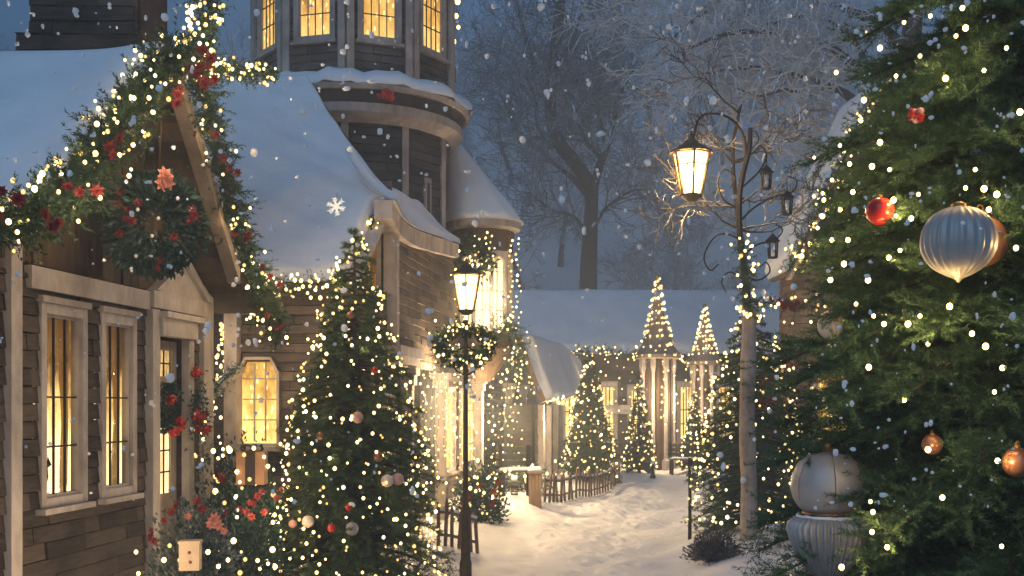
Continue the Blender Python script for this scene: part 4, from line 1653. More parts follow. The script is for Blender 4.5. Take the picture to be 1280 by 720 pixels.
# lit sign-like awning board under the eave
m = MB()
ff.box(m, 3.3, 4.9, 0.25, 0.33, 1.45, 1.72)
m.build('counter', M['trim'], fh_)
gE = bezier([P(716, 440, 32.4), P(745, 438, 32.4), P(780, 443, 32.4), P(800, 440, 32.2)])
garland('garland along the left eave of the far hall', gE, 0.22, 60, 0.09, 0.016)
string_lights('lights along the left eave of the far hall', around(gE, 40, 0.2), 0.026, 'bulb_far', wire=False)
gE = bezier([P(844, 446, 31.8), P(870, 452, 31.8), P(908, 448, 31.8)])
garland('garland along the right eave of the far hall', gE, 0.2, 60, 0.09, 0.016)
string_lights('lights along the right eave of the far hall', around(gE, 30, 0.2), 0.026, 'bulb_far', wire=False)


def turret(label, px, pyb, pya, Y, hw, ll):
    t_ = thing('turret', label, 'turret', 'turrets before the far hall')
    c = P(px, 505, Y) * V3(1, 1, 0)
    c[2] = G(c[0], c[1])
    zb, za = P(px, pyb, Y)[2] - c[2], P(px, pya, Y)[2] - c[2]
    r = hw / F * Y
    b_ = MB()
    b_.lathe([(r * .62, -0.1), (r * .62, zb - 0.05)], c, 8)
    b_.build('wall', M['board'], t_)
    for i in range(8):
        a = 2 * math.pi * (i + .5) / 8
        if math.sin(a) > 0.6:
            continue
        q = MB()
        p0 = c + V3(math.cos(a), math.sin(a)) * r * .72
        q.lathe([(0.11, -0.1), (0.11, 0.25), (0.055, 0.3), (0.045, zb - 0.4), (0.08, zb - 0.25), (0.08, zb)], p0, 10)
        q.build('column', M['trim'], t_)
    q = MB()
    q.lathe([(r * .9, zb - 0.02), (r * 1.05, zb), (r * 1.05, zb + 0.1), (r * .72, zb + 0.35), (r * .38, zb + (za - zb) * .45), (r * .14, zb + (za - zb) * .78), (0.02, za)], c, 16)
    q.build('roof', M['barge'], t_, smooth_=False)
    q = MB()
    q.ball(c + V3(0, 0, za + 0.05), 0.07, 8, 6)
    q.build('finial', M['brass'], t_)
    n = 230
    u = rng.uniform(0, 1, n) ** 1.2
    zz = zb + (za - zb) * u
    rz = np.interp(u, [0, .1, .45, .78, 1], [1.1, .78, .44, .2, .06]) * r
    th = np.linspace(0, 75, n) + rng.uniform(-.8, .8, n)
    o_ = np.argsort(u)
    pts = c + np.stack([np.cos(th) * (rz[o_] + .03), np.sin(th) * (rz[o_] + .03), zz[o_]], 1)
    string_lights(ll, pts, 0.027, 'bulb_far', wire=False, limit=60)
    return c, zb, r


t1 = turret('taller lit turret with columns and tapering roof before the far hall', 822, 448, 348, 30.5, 28, 'spiral of lights on the taller turret roof')
t2 = turret('shorter lit turret partly behind the right spruce', 881, 456, 385, 31.5, 22, 'spiral of lights on the shorter turret roof')
curtain('light strings down the columns of the taller turret', 822, 848, 450, 540, 29.6, 29.8, 3, 8, 0.025, 'bulb_far')
curtain('light strings hanging across the hall wall left of the turrets', 700, 796, 448, 560, 32.6, 32.6, 9, 7, 0.023, 'bulb_far', jx=4)
curtain('light strings between the turrets', 850, 905, 460, 560, 30.5, 31, 6, 8, 0.026, 'bulb_far')


def far_box(name, label, cat, px, py, Y, w, d, h, mat, snow=True):
    c = P(px, py, Y)
    z0 = G(c[0], c[1])
    t_ = thing(name, label, cat)
    q = MB()
    for k in range(4):
        q.box((c[0] - w / 2, c[1] - d / 2, z0 + h * k / 4), (c[0] + w / 2, c[1] + d / 2 - .002 * k, z0 + h * (k + 1) / 4 - 0.015))
    q.build('boards', M[mat], t_)
    q = MB()
    q.box((c[0] - w / 2 - .04, c[1] - d / 2 - .04, z0 + h), (c[0] + w / 2 + .04, c[1] + d / 2 + .04, z0 + h + .06))
    q.build('lid', M[mat], t_)
    patch(lambda a, b: V3(c[0] - w / 2 + w * a, c[1] - d / 2 + d * b, z0 + h + .062), 12, 8, V3(0, 0, 1), 0.1, .01, 'snow_cover', M['snow'], t_)
    return t_


def bench(label, c, ang, mat, L=0.95, sc_=1.0):
    t_ = thing('bench', label, 'bench', 'benches along the lane')
    f = Frame(c, V3(math.cos(ang), math.sin(ang)), V3(math.sin(ang), -math.cos(ang)))
    q = MB()
    for k in range(3):
        f.box(q, 0, L, -0.18 + k * 0.13, -0.07 + k * 0.13, 0.40, 0.435)
    q.build('seat', M[mat], t_)
    q = MB()
    for k in range(3):
        f.box(q, 0, L, -0.24, -0.20, 0.5 + k * 0.12, 0.59 + k * 0.12)
    q.build('backrest', M[mat], t_)
    for s in (0.04, L - 0.10):
        for (d0, d1, h) in ((-0.20, -0.14, 0.86), (0.14, 0.20, 0.40)):
            q = MB()
            f.box(q, s, s + 0.06, d0, d1, -0.1, h)
            q.build('leg', M['iron'], t_)
    patch(lambda a, b: f.pt(0.02 + (L - .04) * a, -0.17 + .34 * b, 0.437), 12, 6, V3(0, 0, 1), 0.045, .008, 'snow_cover', M['snow'], t_)
    return t_


cb = P(622, 640, 18.6)
cb[2] = G(cb[0], cb[1])
bench('dark slatted bench by the wooden gate post on the left bank', cb, R(8), 'bench', 0.62)
cb = P(836, 588, 29.0)
cb[2] = G(cb[0], cb[1])
bench('far snowy bench in front of the turrets', cb, R(0), 'fence', 0.85)
far_box('planter_box', 'small dark box on the snow below the slatted bench', 'box', 643, 634, 17.9, 0.12, 0.12, 0.16, 'bench')

# gate post
gpst = thing('gate_post', 'stout snow capped wooden gate post at the end of the fence', 'post')
c = P(669, 640, 17.4)
c[2] = G(c[0], c[1])
q = MB()
for k in range(4):
    q.box((c[0] - 0.10 + .05 * k, c[1] - .11, c[2] - .1), (c[0] - .054 + .05 * k, c[1] + .11 - .003 * k, c[2] + 0.50 + rng.uniform(-.004, .004)))
q.build('post', M['post'], gpst)
q = MB()
q.box((c[0] - .125, c[1] - .13, c[2] + .506), (c[0] + .125, c[1] + .13, c[2] + .54))
q.build('cap', M['post'], gpst)
patch(lambda a, b: V3(c[0] - .125 + .25 * a, c[1] - .13 + .26 * b, c[2] + .542), 12, 12, V3(0, 0, 1), 0.07, .008, 'snow_cover', M['snow'], gpst)


def picket_fence(label, pts, step, h, w, mat, name='picket_fence', tips=True, lean=0.04, rails=(0.25, 0.75), snowy=True):
    t_ = thing(name, label, 'fence')
    p = along(pts, step)
    d = unit(np.gradient(p, axis=0))
    for i, c in enumerate(p):
        z0 = G(c[0], c[1])
        hh = h * rng.uniform(0.88, 1.1)
        s = d[i] * w / 2
        nn_ = np.array([-d[i][1], d[i][0], 0]) * 0.012
        ln = rng.normal(0, lean, 3) * V3(1, 1, 0) * hh
        q = MB()
        b0 = V3(c[0], c[1], z0 - .08)
        m1 = V3(c[0], c[1], z0 + hh * .88) + ln * .88
        t0 = V3(c[0], c[1], z0 + hh) + ln
        V = [b0 - s - nn_, b0 + s - nn_, b0 + s + nn_, b0 - s + nn_, m1 - s - nn_, m1 + s - nn_, m1 + s + nn_, m1 - s + nn_, t0 - nn_ - s * .15, t0 + nn_ - s * .15]
        q.add(V, [(3, 2, 1, 0), (0, 1, 5, 4), (1, 2, 6, 5), (2, 3, 7, 6), (3, 0, 4, 7), (4, 5, 8), (6, 7, 9), (5, 6, 9, 8), (7, 4, 8, 9)])
        q.build('picket', M[mat], t_)
    for r_ in rails:
        q = MB()
        for a, b in zip(p[:-1], p[1:]):
            off_ = np.array([-d[0][1], d[0][0], 0]) * 0.026
            a_ = V3(a[0], a[1], G(a[0], a[1]) + h * r_) + off_
            b_ = V3(b[0], b[1], G(b[0], b[1]) + h * r_) + off_
            q.bar(a_, b_, 0.018, 0.035)
        q.build('rail', M[mat], t_)
    if snowy:
        q = MB()
        for i, c in enumerate(p):
            z0 = G(c[0], c[1])
        o_ = [V3(c[0], c[1], G(c[0], c[1]) + h * rails[-1] + .03) for c in p]
        q.tube(np.array(o_) + np.array([-d[0][1], d[0][0], 0]) * 0.03, 0.022, 6)
        q.build('snow_cover', M['snow'], t_, smooth_=True)
    return t_


picket_fence('short dark picket fence near the left lamp post', [P(548, 690, 12.6), P(604, 690, 12.9)], 0.086, 0.52, 0.035, 'fence', lean=0.07)
picket_fence('long snowy picket fence curving round the far spruce', [P(681, 620, 18.6), P(722, 618, 20.5), P(775, 606, 24.0)], 0.24, 0.50, 0.075, 'fence', lean=0.05)
cf_ = picket_fence('low cream fence with arched gaps beside the pewter ornament', [P(958, 690, 12.2), P(1010, 690, 12.2)], 0.115, 0.30, 0.075, 'cream_fence', lean=0.0, rails=(0.12, 0.85))

bl = thing('bollard', 'tiny dark bollard far along the lane', 'bollard')
c = P(816, 598, 26.5)
c[2] = G(c[0], c[1])
q = MB()
q.lathe([(0.07, -.05), (0.07, .06), (.045, .08), (.04, .22), (.06, .24), (.06, .28), (.03, .33)], c, 12)
q.build('post', M['iron'], bl)
q = MB()
q.ball(c + V3(0, 0, .36), .05, 10, 6, (1, 1, .6))
q.build('snow_cover', M['snow'], bl, smooth_=True)
mp_ = thing('marker_post', 'thin dark post at the right edge of the lane', 'post')
c = P(862, 664, 14.2)
c[2] = G(c[0], c[1])
q = MB()
q.tube([c + V3(0, 0, -.1), c + V3(0.005, 0, .5), c + V3(-.004, 0, .98)], [.026, .022, .018], 7)
q.build('post', M['iron'], mp_)
q = MB()
q.lathe([(.03, .96), (.04, .98), (.045, 1.0), (.012, 1.06)], c, 10)
q.build('cap', M['iron'], mp_)


# ------------------------------------------------------------------ lanterns
def lantern(parent, c, w, h, sides=6, light=100, mat='lamp_iron', glassname='glass'):
    """flared street lantern hung/standing with its glass centre at c: frame, cap, panes, mantle and a lamp inside"""
    f_ = MB()
    rt, rb_ = w / 2, w * 0.27
    zt, zb = c[2] + h / 2, c[2] - h / 2
    for i in range(sides):
        a = 2 * math.pi * (i + .5) / sides
        b = 2 * math.pi * (i + 1.5) / sides
        T = V3(c[0] + rt * math.cos(a), c[1] + rt * math.sin(a), zt)
        B_ = V3(c[0] + rb_ * math.cos(a), c[1] + rb_ * math.sin(a), zb)
        T2 = V3(c[0] + rt * math.cos(b), c[1] + rt * math.sin(b), zt)
        B2 = V3(c[0] + rb_ * math.cos(b), c[1] + rb_ * math.sin(b), zb)
        f_.bar(T, B_, w * .05)
        f_.bar(T, T2, w * .06)
        f_.bar(B_, B2, w * .05)
        g0, g1 = B_ + (T - B_) * .70, B2 + (T2 - B2) * .70
        f_.bar(g0, g1, w * .022)
    fm = f_.build('frame', M[mat], parent)
    cp = MB()
    cp.lathe([(rt * 1.12, zt - c[2]), (rt * 1.15, zt - c[2] + .03 * w), (rt * .70, zt - c[2] + .17 * w), (rt * .42, zt - c[2] + .24 * w), (rt * .38, zt - c[2] + .30 * w), (rt * .16, zt - c[2] + .38 * w), (rt * .08, zt - c[2] + .52 * w), (.001, zt - c[2] + .58 * w)], c, sides * 2)
    cp.build('cap', M[mat], parent)
    bs = MB()
    bs.lathe([(rb_ * .35, -h / 2 - .16 * w), (rb_ * .7, -h / 2 - .10 * w), (rb_ * 1.05, -h / 2 - .02 * w), (rb_ * 1.05, -h / 2)], c, sides * 2)
    bs.build('base', M[mat], parent)
    g = MB()
    m_ = 0.9
    g.lathe([(rb_ * m_, -h / 2 + .004), (rt * m_, h / 2 - .004)], c, sides)
    g.build(glassname, M['frosted'], parent)
    k = MB()
    k.lathe([(w * .05, -h * .38), (w * .11, -h * .2), (w * .12, h * .1), (w * .04, h * .3)], c, 12)
    k.build('mantle', M['candle'], parent, smooth_=True)
    L = bpy.data.lights.new('lamp', 'POINT')
    L.energy = light
    L.color = (1.0, 0.66, 0.30)
    L.shadow_soft_size = w * 0.22
    lo = link('lamp', L, parent)
    lo.location = c
    return fm


def frosted():
    m, nt, b = newmat('frosted lamp glass')
    nt.nodes.remove(b)
    t = N(nt, 'ShaderNodeBsdfTransparent')
    t.inputs[0].default_value = (1.0, 0.86, 0.6, 1)
    e = N(nt, 'ShaderNodeEmission', Strength=9.0)
    e.inputs[0].default_value = (1.0, 0.62, 0.20, 1)
    mx = N(nt, 'ShaderNodeMixShader')
    mx.inputs[0].default_value = 0.55
    nt.links.new(t.outputs[0], mx.inputs[1])
    nt.links.new(e.outputs[0], mx.inputs[2])
    nt.links.new(mx.outputs[0], nt.nodes['Material Output'].inputs[0])
    return m


M['frosted'] = frosted()

# right street lamp: pale trunk-like post, iron scroll head, one lit lantern, three dark ones
rl = thing('street_lamp', 'tall pale rough lamp post with glowing lantern on an iron scroll', 'street lamp', 'street lamps')
YR = 13.0
b0 = P(935, 690, YR)
b0[2] = G(b0[0], b0[1])
q = MB()
zz = np.linspace(-0.1, P(0, 385, YR)[2] - b0[2], 14)
q.tube([b0 + V3(.012 * math.sin(z * 3.1), .01 * math.sin(z * 2.3), z) for z in zz], [.098 - .012 * z / 3 + .005 * math.sin(z * 7) for z in zz], 14)
q.build('post', M['bark_post'], rl)
q = MB()
px_ = lambda x, y, dy=0.0: P(x, y, YR + dy)
for path, r_ in (([(934, 388), (930, 340), (924, 280), (926, 230), (936, 190), (938, 160)], .045),
                 ([(926, 240), (932, 205), (930, 172), (915, 150), (893, 142), (874, 148), (866, 176)], .02),
                 ([(925, 262), (905, 250), (897, 228), (906, 212), (918, 222), (912, 236)], .013),
                 ([(928, 300), (905, 292), (890, 300), (880, 322), (888, 338), (898, 330)], .013),
                 ([(930, 350), (912, 340), (902, 352), (908, 366)], .012),
                 ([(926, 236), (948, 215), (958, 195), (950, 182), (942, 192)], .014),
                 ([(926, 275), (945, 258), (968, 246), (990, 240), (996, 226), (985, 220)], .014),
                 ([(928, 320), (946, 306), (968, 300), (978, 288), (970, 280)], .014),
                 ([(930, 345), (948, 350), (962, 340), (958, 328), (950, 334)], .012),
                 ([(937, 188), (948, 176), (944, 164), (936, 168)], .01)):
    pp = bezier([px_(*a) for a in path], 8)
    q.tube(pp, np.linspace(r_, r_ * .6, len(pp)), 6)
q.build('scroll_bracket', M['iron'], rl)
hd = thing('holder', 'x', 'x')
bpy.data.objects.remove(hd)
lc = P(864, 218, YR)
q = MB()
q.tube([P(866, 174, YR), P(865, 182, YR)], .008, 6)
ring = q.build('hanger', M['iron'], rl)
lantern(rl, lc, 0.46, 0.50, 6, 620)
for k, (x, y, top) in enumerate(((958, 226, 195), (984, 258, 224), (966, 312, 288))):
    t_ = thing('hanging_lantern', ['small dark iron lantern hanging highest on the scroll right of the lamp post', 'small dark iron lantern hanging farthest out from the lamp post', 'small dark iron lantern hanging lowest on the lamp post scroll'][k], 'lantern', 'small lanterns on the scroll')
    c = P(x, y, YR)
    q = MB()
    w, h = .13, .19
    for i in range(4):
        a, b = 2 * math.pi * (i + .5) / 4, 2 * math.pi * (i + 1.5) / 4
        T, B_ = c + V3(.07 * math.cos(a), .07 * math.sin(a), h / 2), c + V3(.055 * math.cos(a), .055 * math.sin(a), -h / 2)
        T2, B2 = c + V3(.07 * math.cos(b), .07 * math.sin(b), h / 2), c + V3(.055 * math.cos(b), .055 * math.sin(b), -h / 2)
        q.bar(T, B_, .014)
        q.bar(T, T2, .016)
        q.bar(B_, B2, .018)
    q.build('frame', M['iron'], t_)
    q = MB()
    q.lathe([(.085, h / 2), (.09, h / 2 + .01), (.03, h / 2 + .07), (.012, h / 2 + .09)], c, 8)
    q.build('cap', M['iron'], t_)
    q = MB()
    q.bar(c + V3(0, 0, h / 2 + .08), P(x, top, YR), .008)
    q.build('hook', M['iron'], t_)
    o_ = link('light_bulb', bulb_mesh(0.022, 2), t_)
    o_.location = c - V3(0, 0, .02)
gpL = bezier([P(926, 300, YR - .1), P(934, 340, YR - .12), P(930, 370, YR - .12), P(938, 392, YR - .12)])
garland('evergreen garland wound round the head of the pale lamp post', gpL, 0.15, 170, 0.045, 0.007)
string_lights('lights wound round the head of the pale lamp post', around(gpL, 34, 0.15), 0.0165, wire=False, sub=2)
gpL = bezier([P(930, 380, YR), P(962, 378, YR), P(990, 382, YR - .2), P(1030, 384, YR - .4)])
gR = garland('evergreen garland slung from the pale lamp post to the right house', gpL, 0.11, 150, 0.04, 0.006)
for p in along(gpL, 0.22, 0.03)[1:4]:
    for k in range(3):
        flower(gR, p + rng.normal(0, .05, 3) - V3(0, .12, 0), .05)
string_lights('lights on the garland between lamp post and right house', around(gpL, 20, 0.13), 0.016, wire=False, sub=2)

# left street lamp
ll_ = thing('street_lamp', 'slim dark lamp post with twin glowing lantern before the shop', 'street lamp', 'street lamps')
YL = 10.6
b0 = P(582, 720, YL)
b0[2] = G(b0[0], b0[1])
q = MB()
zt = P(0, 400, YL)[2] - b0[2]
q.lathe([(.06, -.1), (.06, .22), (.048, .26), (.042, .62), (.028, .66), (.024, 1.3), (.02, zt - .1), (.045, zt - .05), (.02, zt)], b0, 12)
q.build('post', M['lamp_iron'], ll_)
q = MB()
for path in ([(582, 432), (566, 440), (552, 430), (556, 420)], [(582, 432), (598, 440), (612, 430), (606, 420)], [(582, 470), (570, 462), (566, 450)], [(582, 470), (594, 462), (598, 450)]):
    pp = bezier([P(x, y, YL) for x, y in path], 8)
    q.tube(pp, .008, 5)
q.build('scroll_bracket', M['iron'], ll_)
lantern(ll_, P(583, 366, YL), 0.29, 0.34, 6, 240)
lw = thing('wreath', 'lit wreath of evergreen round the slim lamp post', 'wreath')
cwl = P(580, 432, YL - .06)
n = 1500
th = rng.uniform(0, 2 * math.pi, n)
c = cwl + np.stack([np.cos(th) * .24, rng.normal(0, .04, n), np.sin(th) * .16], 1) + rng.normal(0, .035, (n, 3))
tri_mesh('leaves', leaves(c, rng.normal(size=(n, 3)), .06, .02), M['garland'], lw)
hb = MB()
tt = np.linspace(0, 2 * math.pi, 25)
hb.tube(cwl + np.stack([np.cos(tt) * .24, 0 * tt + .02, np.sin(tt) * .16], 1), 0.012, 6, cap=False)
hb.build('hoop', M['iron'], lw)
th = rng.uniform(0, 6.28, 46)
string_lights('lights on the wreath round the slim lamp post', cwl + np.stack([np.cos(th) * .25, -.06 + 0 * th, np.sin(th) * .17], 1) + rng.normal(0, .03, (46, 3)), 0.0115, wire=False, sub=2)

# ------------------------------------------------------------------ conifers and their lights
def cone_lights(base, prof, n, turns, jit=0.05, out=0.03):
    zs = np.array([p[0] for p in prof])
    rs = np.array([p[1] for p in prof])
    dens = np.interp(np.linspace(zs[0], zs[-1], 200), zs, rs) + 0.08
    cdf = np.cumsum(dens)
    cdf /= cdf[-1]
    z = np.interp(np.linspace(0.005, .995, n), cdf, np.linspace(zs[0], zs[-1], 200)) + rng.normal(0, jit, n)
    z = np.minimum(z, zs[-1] + 0.03)
    th = np.linspace(0, turns * 2 * math.pi, n) + rng.uniform(-.35, .35, n)
    r = np.interp(z, zs, rs) * rng.uniform(0.86, 1.06, n) + out
    return base + np.stack([np.cos(th) * r, np.sin(th) * r, z], 1)


def on_tree(base, prof, px, py, k=1.0):
    """the point of a conifer's outer surface seen at px, py"""
    zs = np.array([p[0] for p in prof])
    rs = np.array([p[1] for p in prof])
    Y = base[1]
    for _ in range(12):
        p = P(px, py, Y)
        r = np.interp(p[2] - base[2], zs, rs) * k
        dx = p[0] - base[0]
        Y = base[1] - math.sqrt(max(0.0, r * r - dx * dx))
    return P(px, py, Y)


# left spruce
TL = P(443, 505, 9.9) * V3(1, 1, 0)
TL[2] = 0.0
prL = [(0.08, .74), (.33, .77), (1.06, .69), (1.79, .53), (2.45, .33), (2.95, .17), (3.33, .03)]
conifer('spruce', 'full lit spruce with pale baubles standing before the big blue snow roof', TL, prL, 330, 20, 34, .052, .0062, M['fir_far'], seed=3, droop=.3)
string_lights('many tiny warm lights wound over the spruce before the blue snow roof', cone_lights(TL, prL, 620, 15), 0.0118, wire=False, sub=2)
for (px, py, r, mat, lab) in (
        (447, 522, .062, 'rose', 'dusty rose bauble halfway up the left spruce'),
        (473, 571, .055, 'bronze', 'bronze bauble right of centre on the left spruce'),
        (484, 601, .068, 'pearl', 'pearl bauble in the rose and pearl pair on the left spruce'),
        (497, 599, .066, 'rose', 'rose bauble in the rose and pearl pair on the left spruce'),
        (385, 652, .065, 'pearl', 'pearl bauble low on the left side of the left spruce'),
        (440, 661, .070, 'silver', 'grey bauble low in the middle of the left spruce'),
        (415, 660, .048, 'redball', 'red bauble low on the left spruce'),
        (438, 394, .042, 'bronze', 'small bronze bauble highest on the left spruce'),
        (468, 463, .040, 'redball', 'small red bauble on the upper right of the left spruce'),
        (400, 545, .042, 'bronze', 'small bronze bauble on the left flank of the left spruce'),
        (436, 634, .040, 'redball', 'small red bauble just above the low grey one on the spruce'),
        (366, 655, .045, 'rose', 'rose bauble at the outer left edge of the left spruce')):
    bauble(lab, on_tree(TL, prL, px, py, 1.0), r * .8, mat, 'baubles on the left spruce', ribs=0)

# right-hand spruce behind the lamp post
TM = P(940, 505, 13.9) * V3(1, 1, 0)
TM[2] = G(TM[0], TM[1]) - .02
prM = [(0.1, .74), (.5, .73), (1.1, .65), (1.65, .53), (2.2, .36), (2.6, .22), (2.95, .04)]
conifer('spruce', 'dark lit spruce standing behind the pale lamp post', TM, prM, 260, 15, 26, .06, .0085, M['fir_far'], seed=5, droop=.3)
string_lights('tiny warm lights wound over the spruce behind the pale lamp post', cone_lights(TM, prM, 400, 13), 0.0150, wire=False, sub=2)
for k, (px, py) in enumerate(((957, 470), (961, 500), (985, 452), (966, 535))):
    bw = thing('ribbon_bow', ['red ribbon bow highest left on the spruce behind the lamp post', 'red ribbon bow second down on the spruce behind the lamp post', 'red ribbon bow at the right edge of the spruce behind the lamp post', 'red ribbon bow lowest on the spruce behind the lamp post'][k], 'bow', 'red bows on the right spruce')
    c = on_tree(TM, prM, px, py, 1.05)
    for sg in (-1, 1):
        q = MB()
        t = np.linspace(0, 2 * math.pi, 13)
        q.tube(np.stack([c[0] + sg * (.06 - .055 * np.cos(t)), c[1] + 0 * t - .02, c[2] + .035 * np.sin(t) + .01], 1), .014, 5, cap=False)
        q.build('loop', M['red'], bw, smooth_=True)
        q = MB()
        q.bar(c, c + V3(sg * .05, -.01, -.13), .03, .008)
        q.build('tail', M['red'], bw)
    q = MB()
    q.ball(c + V3(0, -.02, .01), .024, 8, 6)
    q.build('knot', M['red'], bw, smooth_=True)

# far spruce inside the curved fence
TF = P(737, 505, 25.0) * V3(1, 1, 0)
TF[2] = G(TF[0], TF[1])
prF = [(0.1, .62), (.4, .64), (1.0, .52), (1.7, .36), (2.3, .2), (2.86, .03)]
conifer('spruce', 'small dense lit spruce far down the lane behind the snowy fence', TF, prF, 190, 13, 22, .085, .014, M['fir_far'], seed=8, droop=.3)
string_lights('pale lights wound over the far spruce behind the snowy fence', cone_lights(TF, prF, 280, 11), 0.0225, 'bulb_far', wire=False)

for (px, Y, y0, y1, lab, l2) in ((799, 28.3, 470, 575, 'slim lit spruce left of the taller turret', 'lights wound over the slim spruce left of the taller turret'),
                                 (868, 29.2, 492, 574, 'little lit spruce between the two turrets', 'lights wound over the little spruce between the two turrets')):
    c = P(px, 505, Y) * V3(1, 1, 0)
    c[2] = G(c[0], c[1])
    H_ = P(px, y0, Y)[2] - c[2]
    pr_ = [(.08, .40), (.3, .42), (H_ * .5, .25), (H_ * .8, .10), (H_, .02)]
    conifer('spruce', lab, c, pr_, 110, 11, 20, .08, .014, M['fir_far'], seed=int(px), droop=.3)
    string_lights(l2, cone_lights(c, pr_, 150, 9), .022, 'bulb_far', wire=False, limit=60)
# near fir at the right edge
TR_ = P(1292, 505, 4.55) * V3(1, 1, 0)
TR_[2] = 0.0
prR = [(0.35, 1.10), (.9, 1.10), (1.2, 1.03), (1.55, .93), (2.0, .97), (2.35, .94), (2.8, .86), (3.3, .68), (4.0, .40), (4.8, .03)]
conifer('fir', 'big dark fir close at the right edge hung with ribbed pewter ornaments', TR_, prR, 560, 74, 78, .034, .0032, M['fir'], seed=21, droop=.24, lift=.22, twig=.27)
rlp = []
for (px, py) in ((1130, 28), (1163, 20), (1203, 10), (1207, 35), (1195, 45), (1230, 88), (1182, 98), (1120, 95), (1150, 70), (1100, 178), (1090, 208), (1112, 212), (1117, 250), (1139, 273), (1120, 270), (1148, 243), (1219, 212), (1207, 235), (1230, 236), (1246, 243), (1236, 262), (1205, 262), (1187, 383), (1125, 313), (1111, 322), (1215, 417), (1160, 430), (1086, 459), (1232, 433), (1253, 460), (1243, 490), (1130, 500), (1247, 576), (1178, 622), (1091, 640), (1090, 665), (1109, 684), (1252, 683), (1052, 709), (1088, 627), (1160, 562), (1050, 182), (1062, 205), (1076, 150), (1040, 225), (1030, 250), (1050, 262), (1022, 285), (1012, 305), (1040, 300), (1002, 320), (1066, 240), (1028, 270), (1055, 330), (1070, 380), (1038, 350), (1092, 395), (1085, 350), (1105, 405), (1135, 405), (1150, 395), (1080, 125), (1100, 60), (1200, 340), (1270, 310), (1265, 395), (1275, 140), (1258, 60), (1172, 320), (1060, 300)):
    rlp.append(nearer(on_tree(TR_, prR, px, py, 1.0), .10))
string_lights('scattered golden lights on the big fir at the right edge', np.array(rlp), 0.0080, 'bulb_bright', wire=False, sub=3, limit=95, rvar=.3)
glow_at = [(p, .75) for p in rlp[::2]]
bk = cone_lights(TR_, prR, 150, 9)
bk = bk[(bk[:, 1] > TR_[1] - .1)]
string_lights('golden lights round the back of the big right fir', bk, 0.008, wire=False, sub=2, limit=0)


def fluted(label, c, r, top_smooth=True):
    pass


# hanging pewter ornaments
c = nearer(on_tree(TR_, prR, 1198, 302, 1.0), .16)
r = 46 / F * c[1]
o1 = MB()
nA, nZ = 96, 26
prof1 = []
for z_, r_ in ((-1.15, 1e-4), (-1.12, .045), (-1.06, .085), (-1.01, .17), (-.97, .27), (-.90, .41), (-.80, .58), (-.66, .745), (-.48, .87), (-.28, .965), (-.08, 1.0), (.12, .995), (.32, .955), (.50, .88), (.66, .77), (.79, .63), (.88, .48), (.94, .33), (.97, .18), (.98, 1e-4)):
    prof1.append((r_, z_))
nZ = len(prof1) - 1
vs, fs = [], []
for i, (rr_, z) in enumerate(prof1):
    for j in range(nA):
        a = 2 * math.pi * j / nA
        fl = 1 + .095 * (1 - abs(math.sin(a * 11))) * (-1) * min(1, rr_ * 1.6)
        vs.append((c[0] + r * rr_ * fl * math.cos(a), c[1] + r * rr_ * fl * math.sin(a), c[2] + r * .97 * z))
for i in range(nZ):
    for j in range(nA):
        q = (j + 1) % nA
        fs.append((i * nA + j, i * nA + q, (i + 1) * nA + q, (i + 1) * nA + j))
o1.add(vs, fs)
ob1 = tag(o1.build('bauble', M['silver'], smooth_=True), 'large ribbed pewter bauble hanging high on the big right fir', 'bauble', 'pewter ornaments on the big fir')
q = MB()
q.lathe([(r * .2, r * .9), (r * .2, r * 1.02), (r * .08, r * 1.08), (.001, r * 1.1)], c, 12)
q.build('cap', M['brass'], ob1)
c2_ = c + V3(.115, .10, .015)
bauble('smooth bronze bauble peeping out behind the large ribbed one', c2_, r * .74, 'bronze', 'pewter ornaments on the big fir')

cA = nearer(on_tree(TR_, prR, 1035, 602, 1.0), .12)
rA = 46 / F * cA[1]
u_ = cA[1] / F
o2 = thing('ornament', 'two part pewter ornament with smooth top and fluted lower cup', 'ornament', 'pewter ornaments on the big fir')
q = MB()
q.lathe([(rA * .18, 37 * u_), (rA * .55, 33 * u_), (rA * .82, 22 * u_), (rA * .97, 6 * u_), (rA * 1.0, -8 * u_), (rA * .93, -21 * u_), (rA * .80, -31 * u_), (rA * .62, -38 * u_)][::-1], cA, 48)
top = q.build('top_ball', M['silver'], o2, smooth_=True)
q = MB()
for k in range(6):
    a = 2 * math.pi * k / 6 + R(-95)
    pr = [(rA * .2, 37 * u_), (rA * .56, 33 * u_), (rA * .83, 22 * u_), (rA * .98, 6 * u_), (rA * 1.01, -8 * u_), (rA * .96, -22 * u_)]
    q.tube(np.array([cA + V3(math.cos(a) * x, math.sin(a) * x, z) for x, z in pr]), .0013, 4)
q.build('seams', M['bronze'], top)
q = MB()
q.lathe([(rA * .16, 36 * u_), (rA * .2, 40 * u_), (rA * .1, 44 * u_), (rA * .05, 50 * u_), (.0005, 52 * u_)], cA, 14)
q.build('cap', M['brass'], o2)
q = MB()
q.tube(np.array([cA + V3(0, 0, 50 * u_), cA + V3(.01, .02, 70 * u_), cA + V3(.02, .12, 95 * u_)]), .0015, 5)
q.build('hanging_cord', M['bronze'], o2)
q = MB()
q.lathe([(rA * .58, -36 * u_), (rA * .68, -38 * u_), (rA * .68, -42 * u_), (rA * .58, -44 * u_)][::-1], cA, 48)
q.build('neck', M['bronze'], o2, smooth_=True)
q = MB()
vs, fs = [], []
nA = 216
pr = [(.55, -42), (.86, -45), (1.02, -51), (1.06, -59), (1.0, -70), (.89, -84), (.74, -97), (.56, -109), (.35, -120), (.12, -128), (.001, -134)]
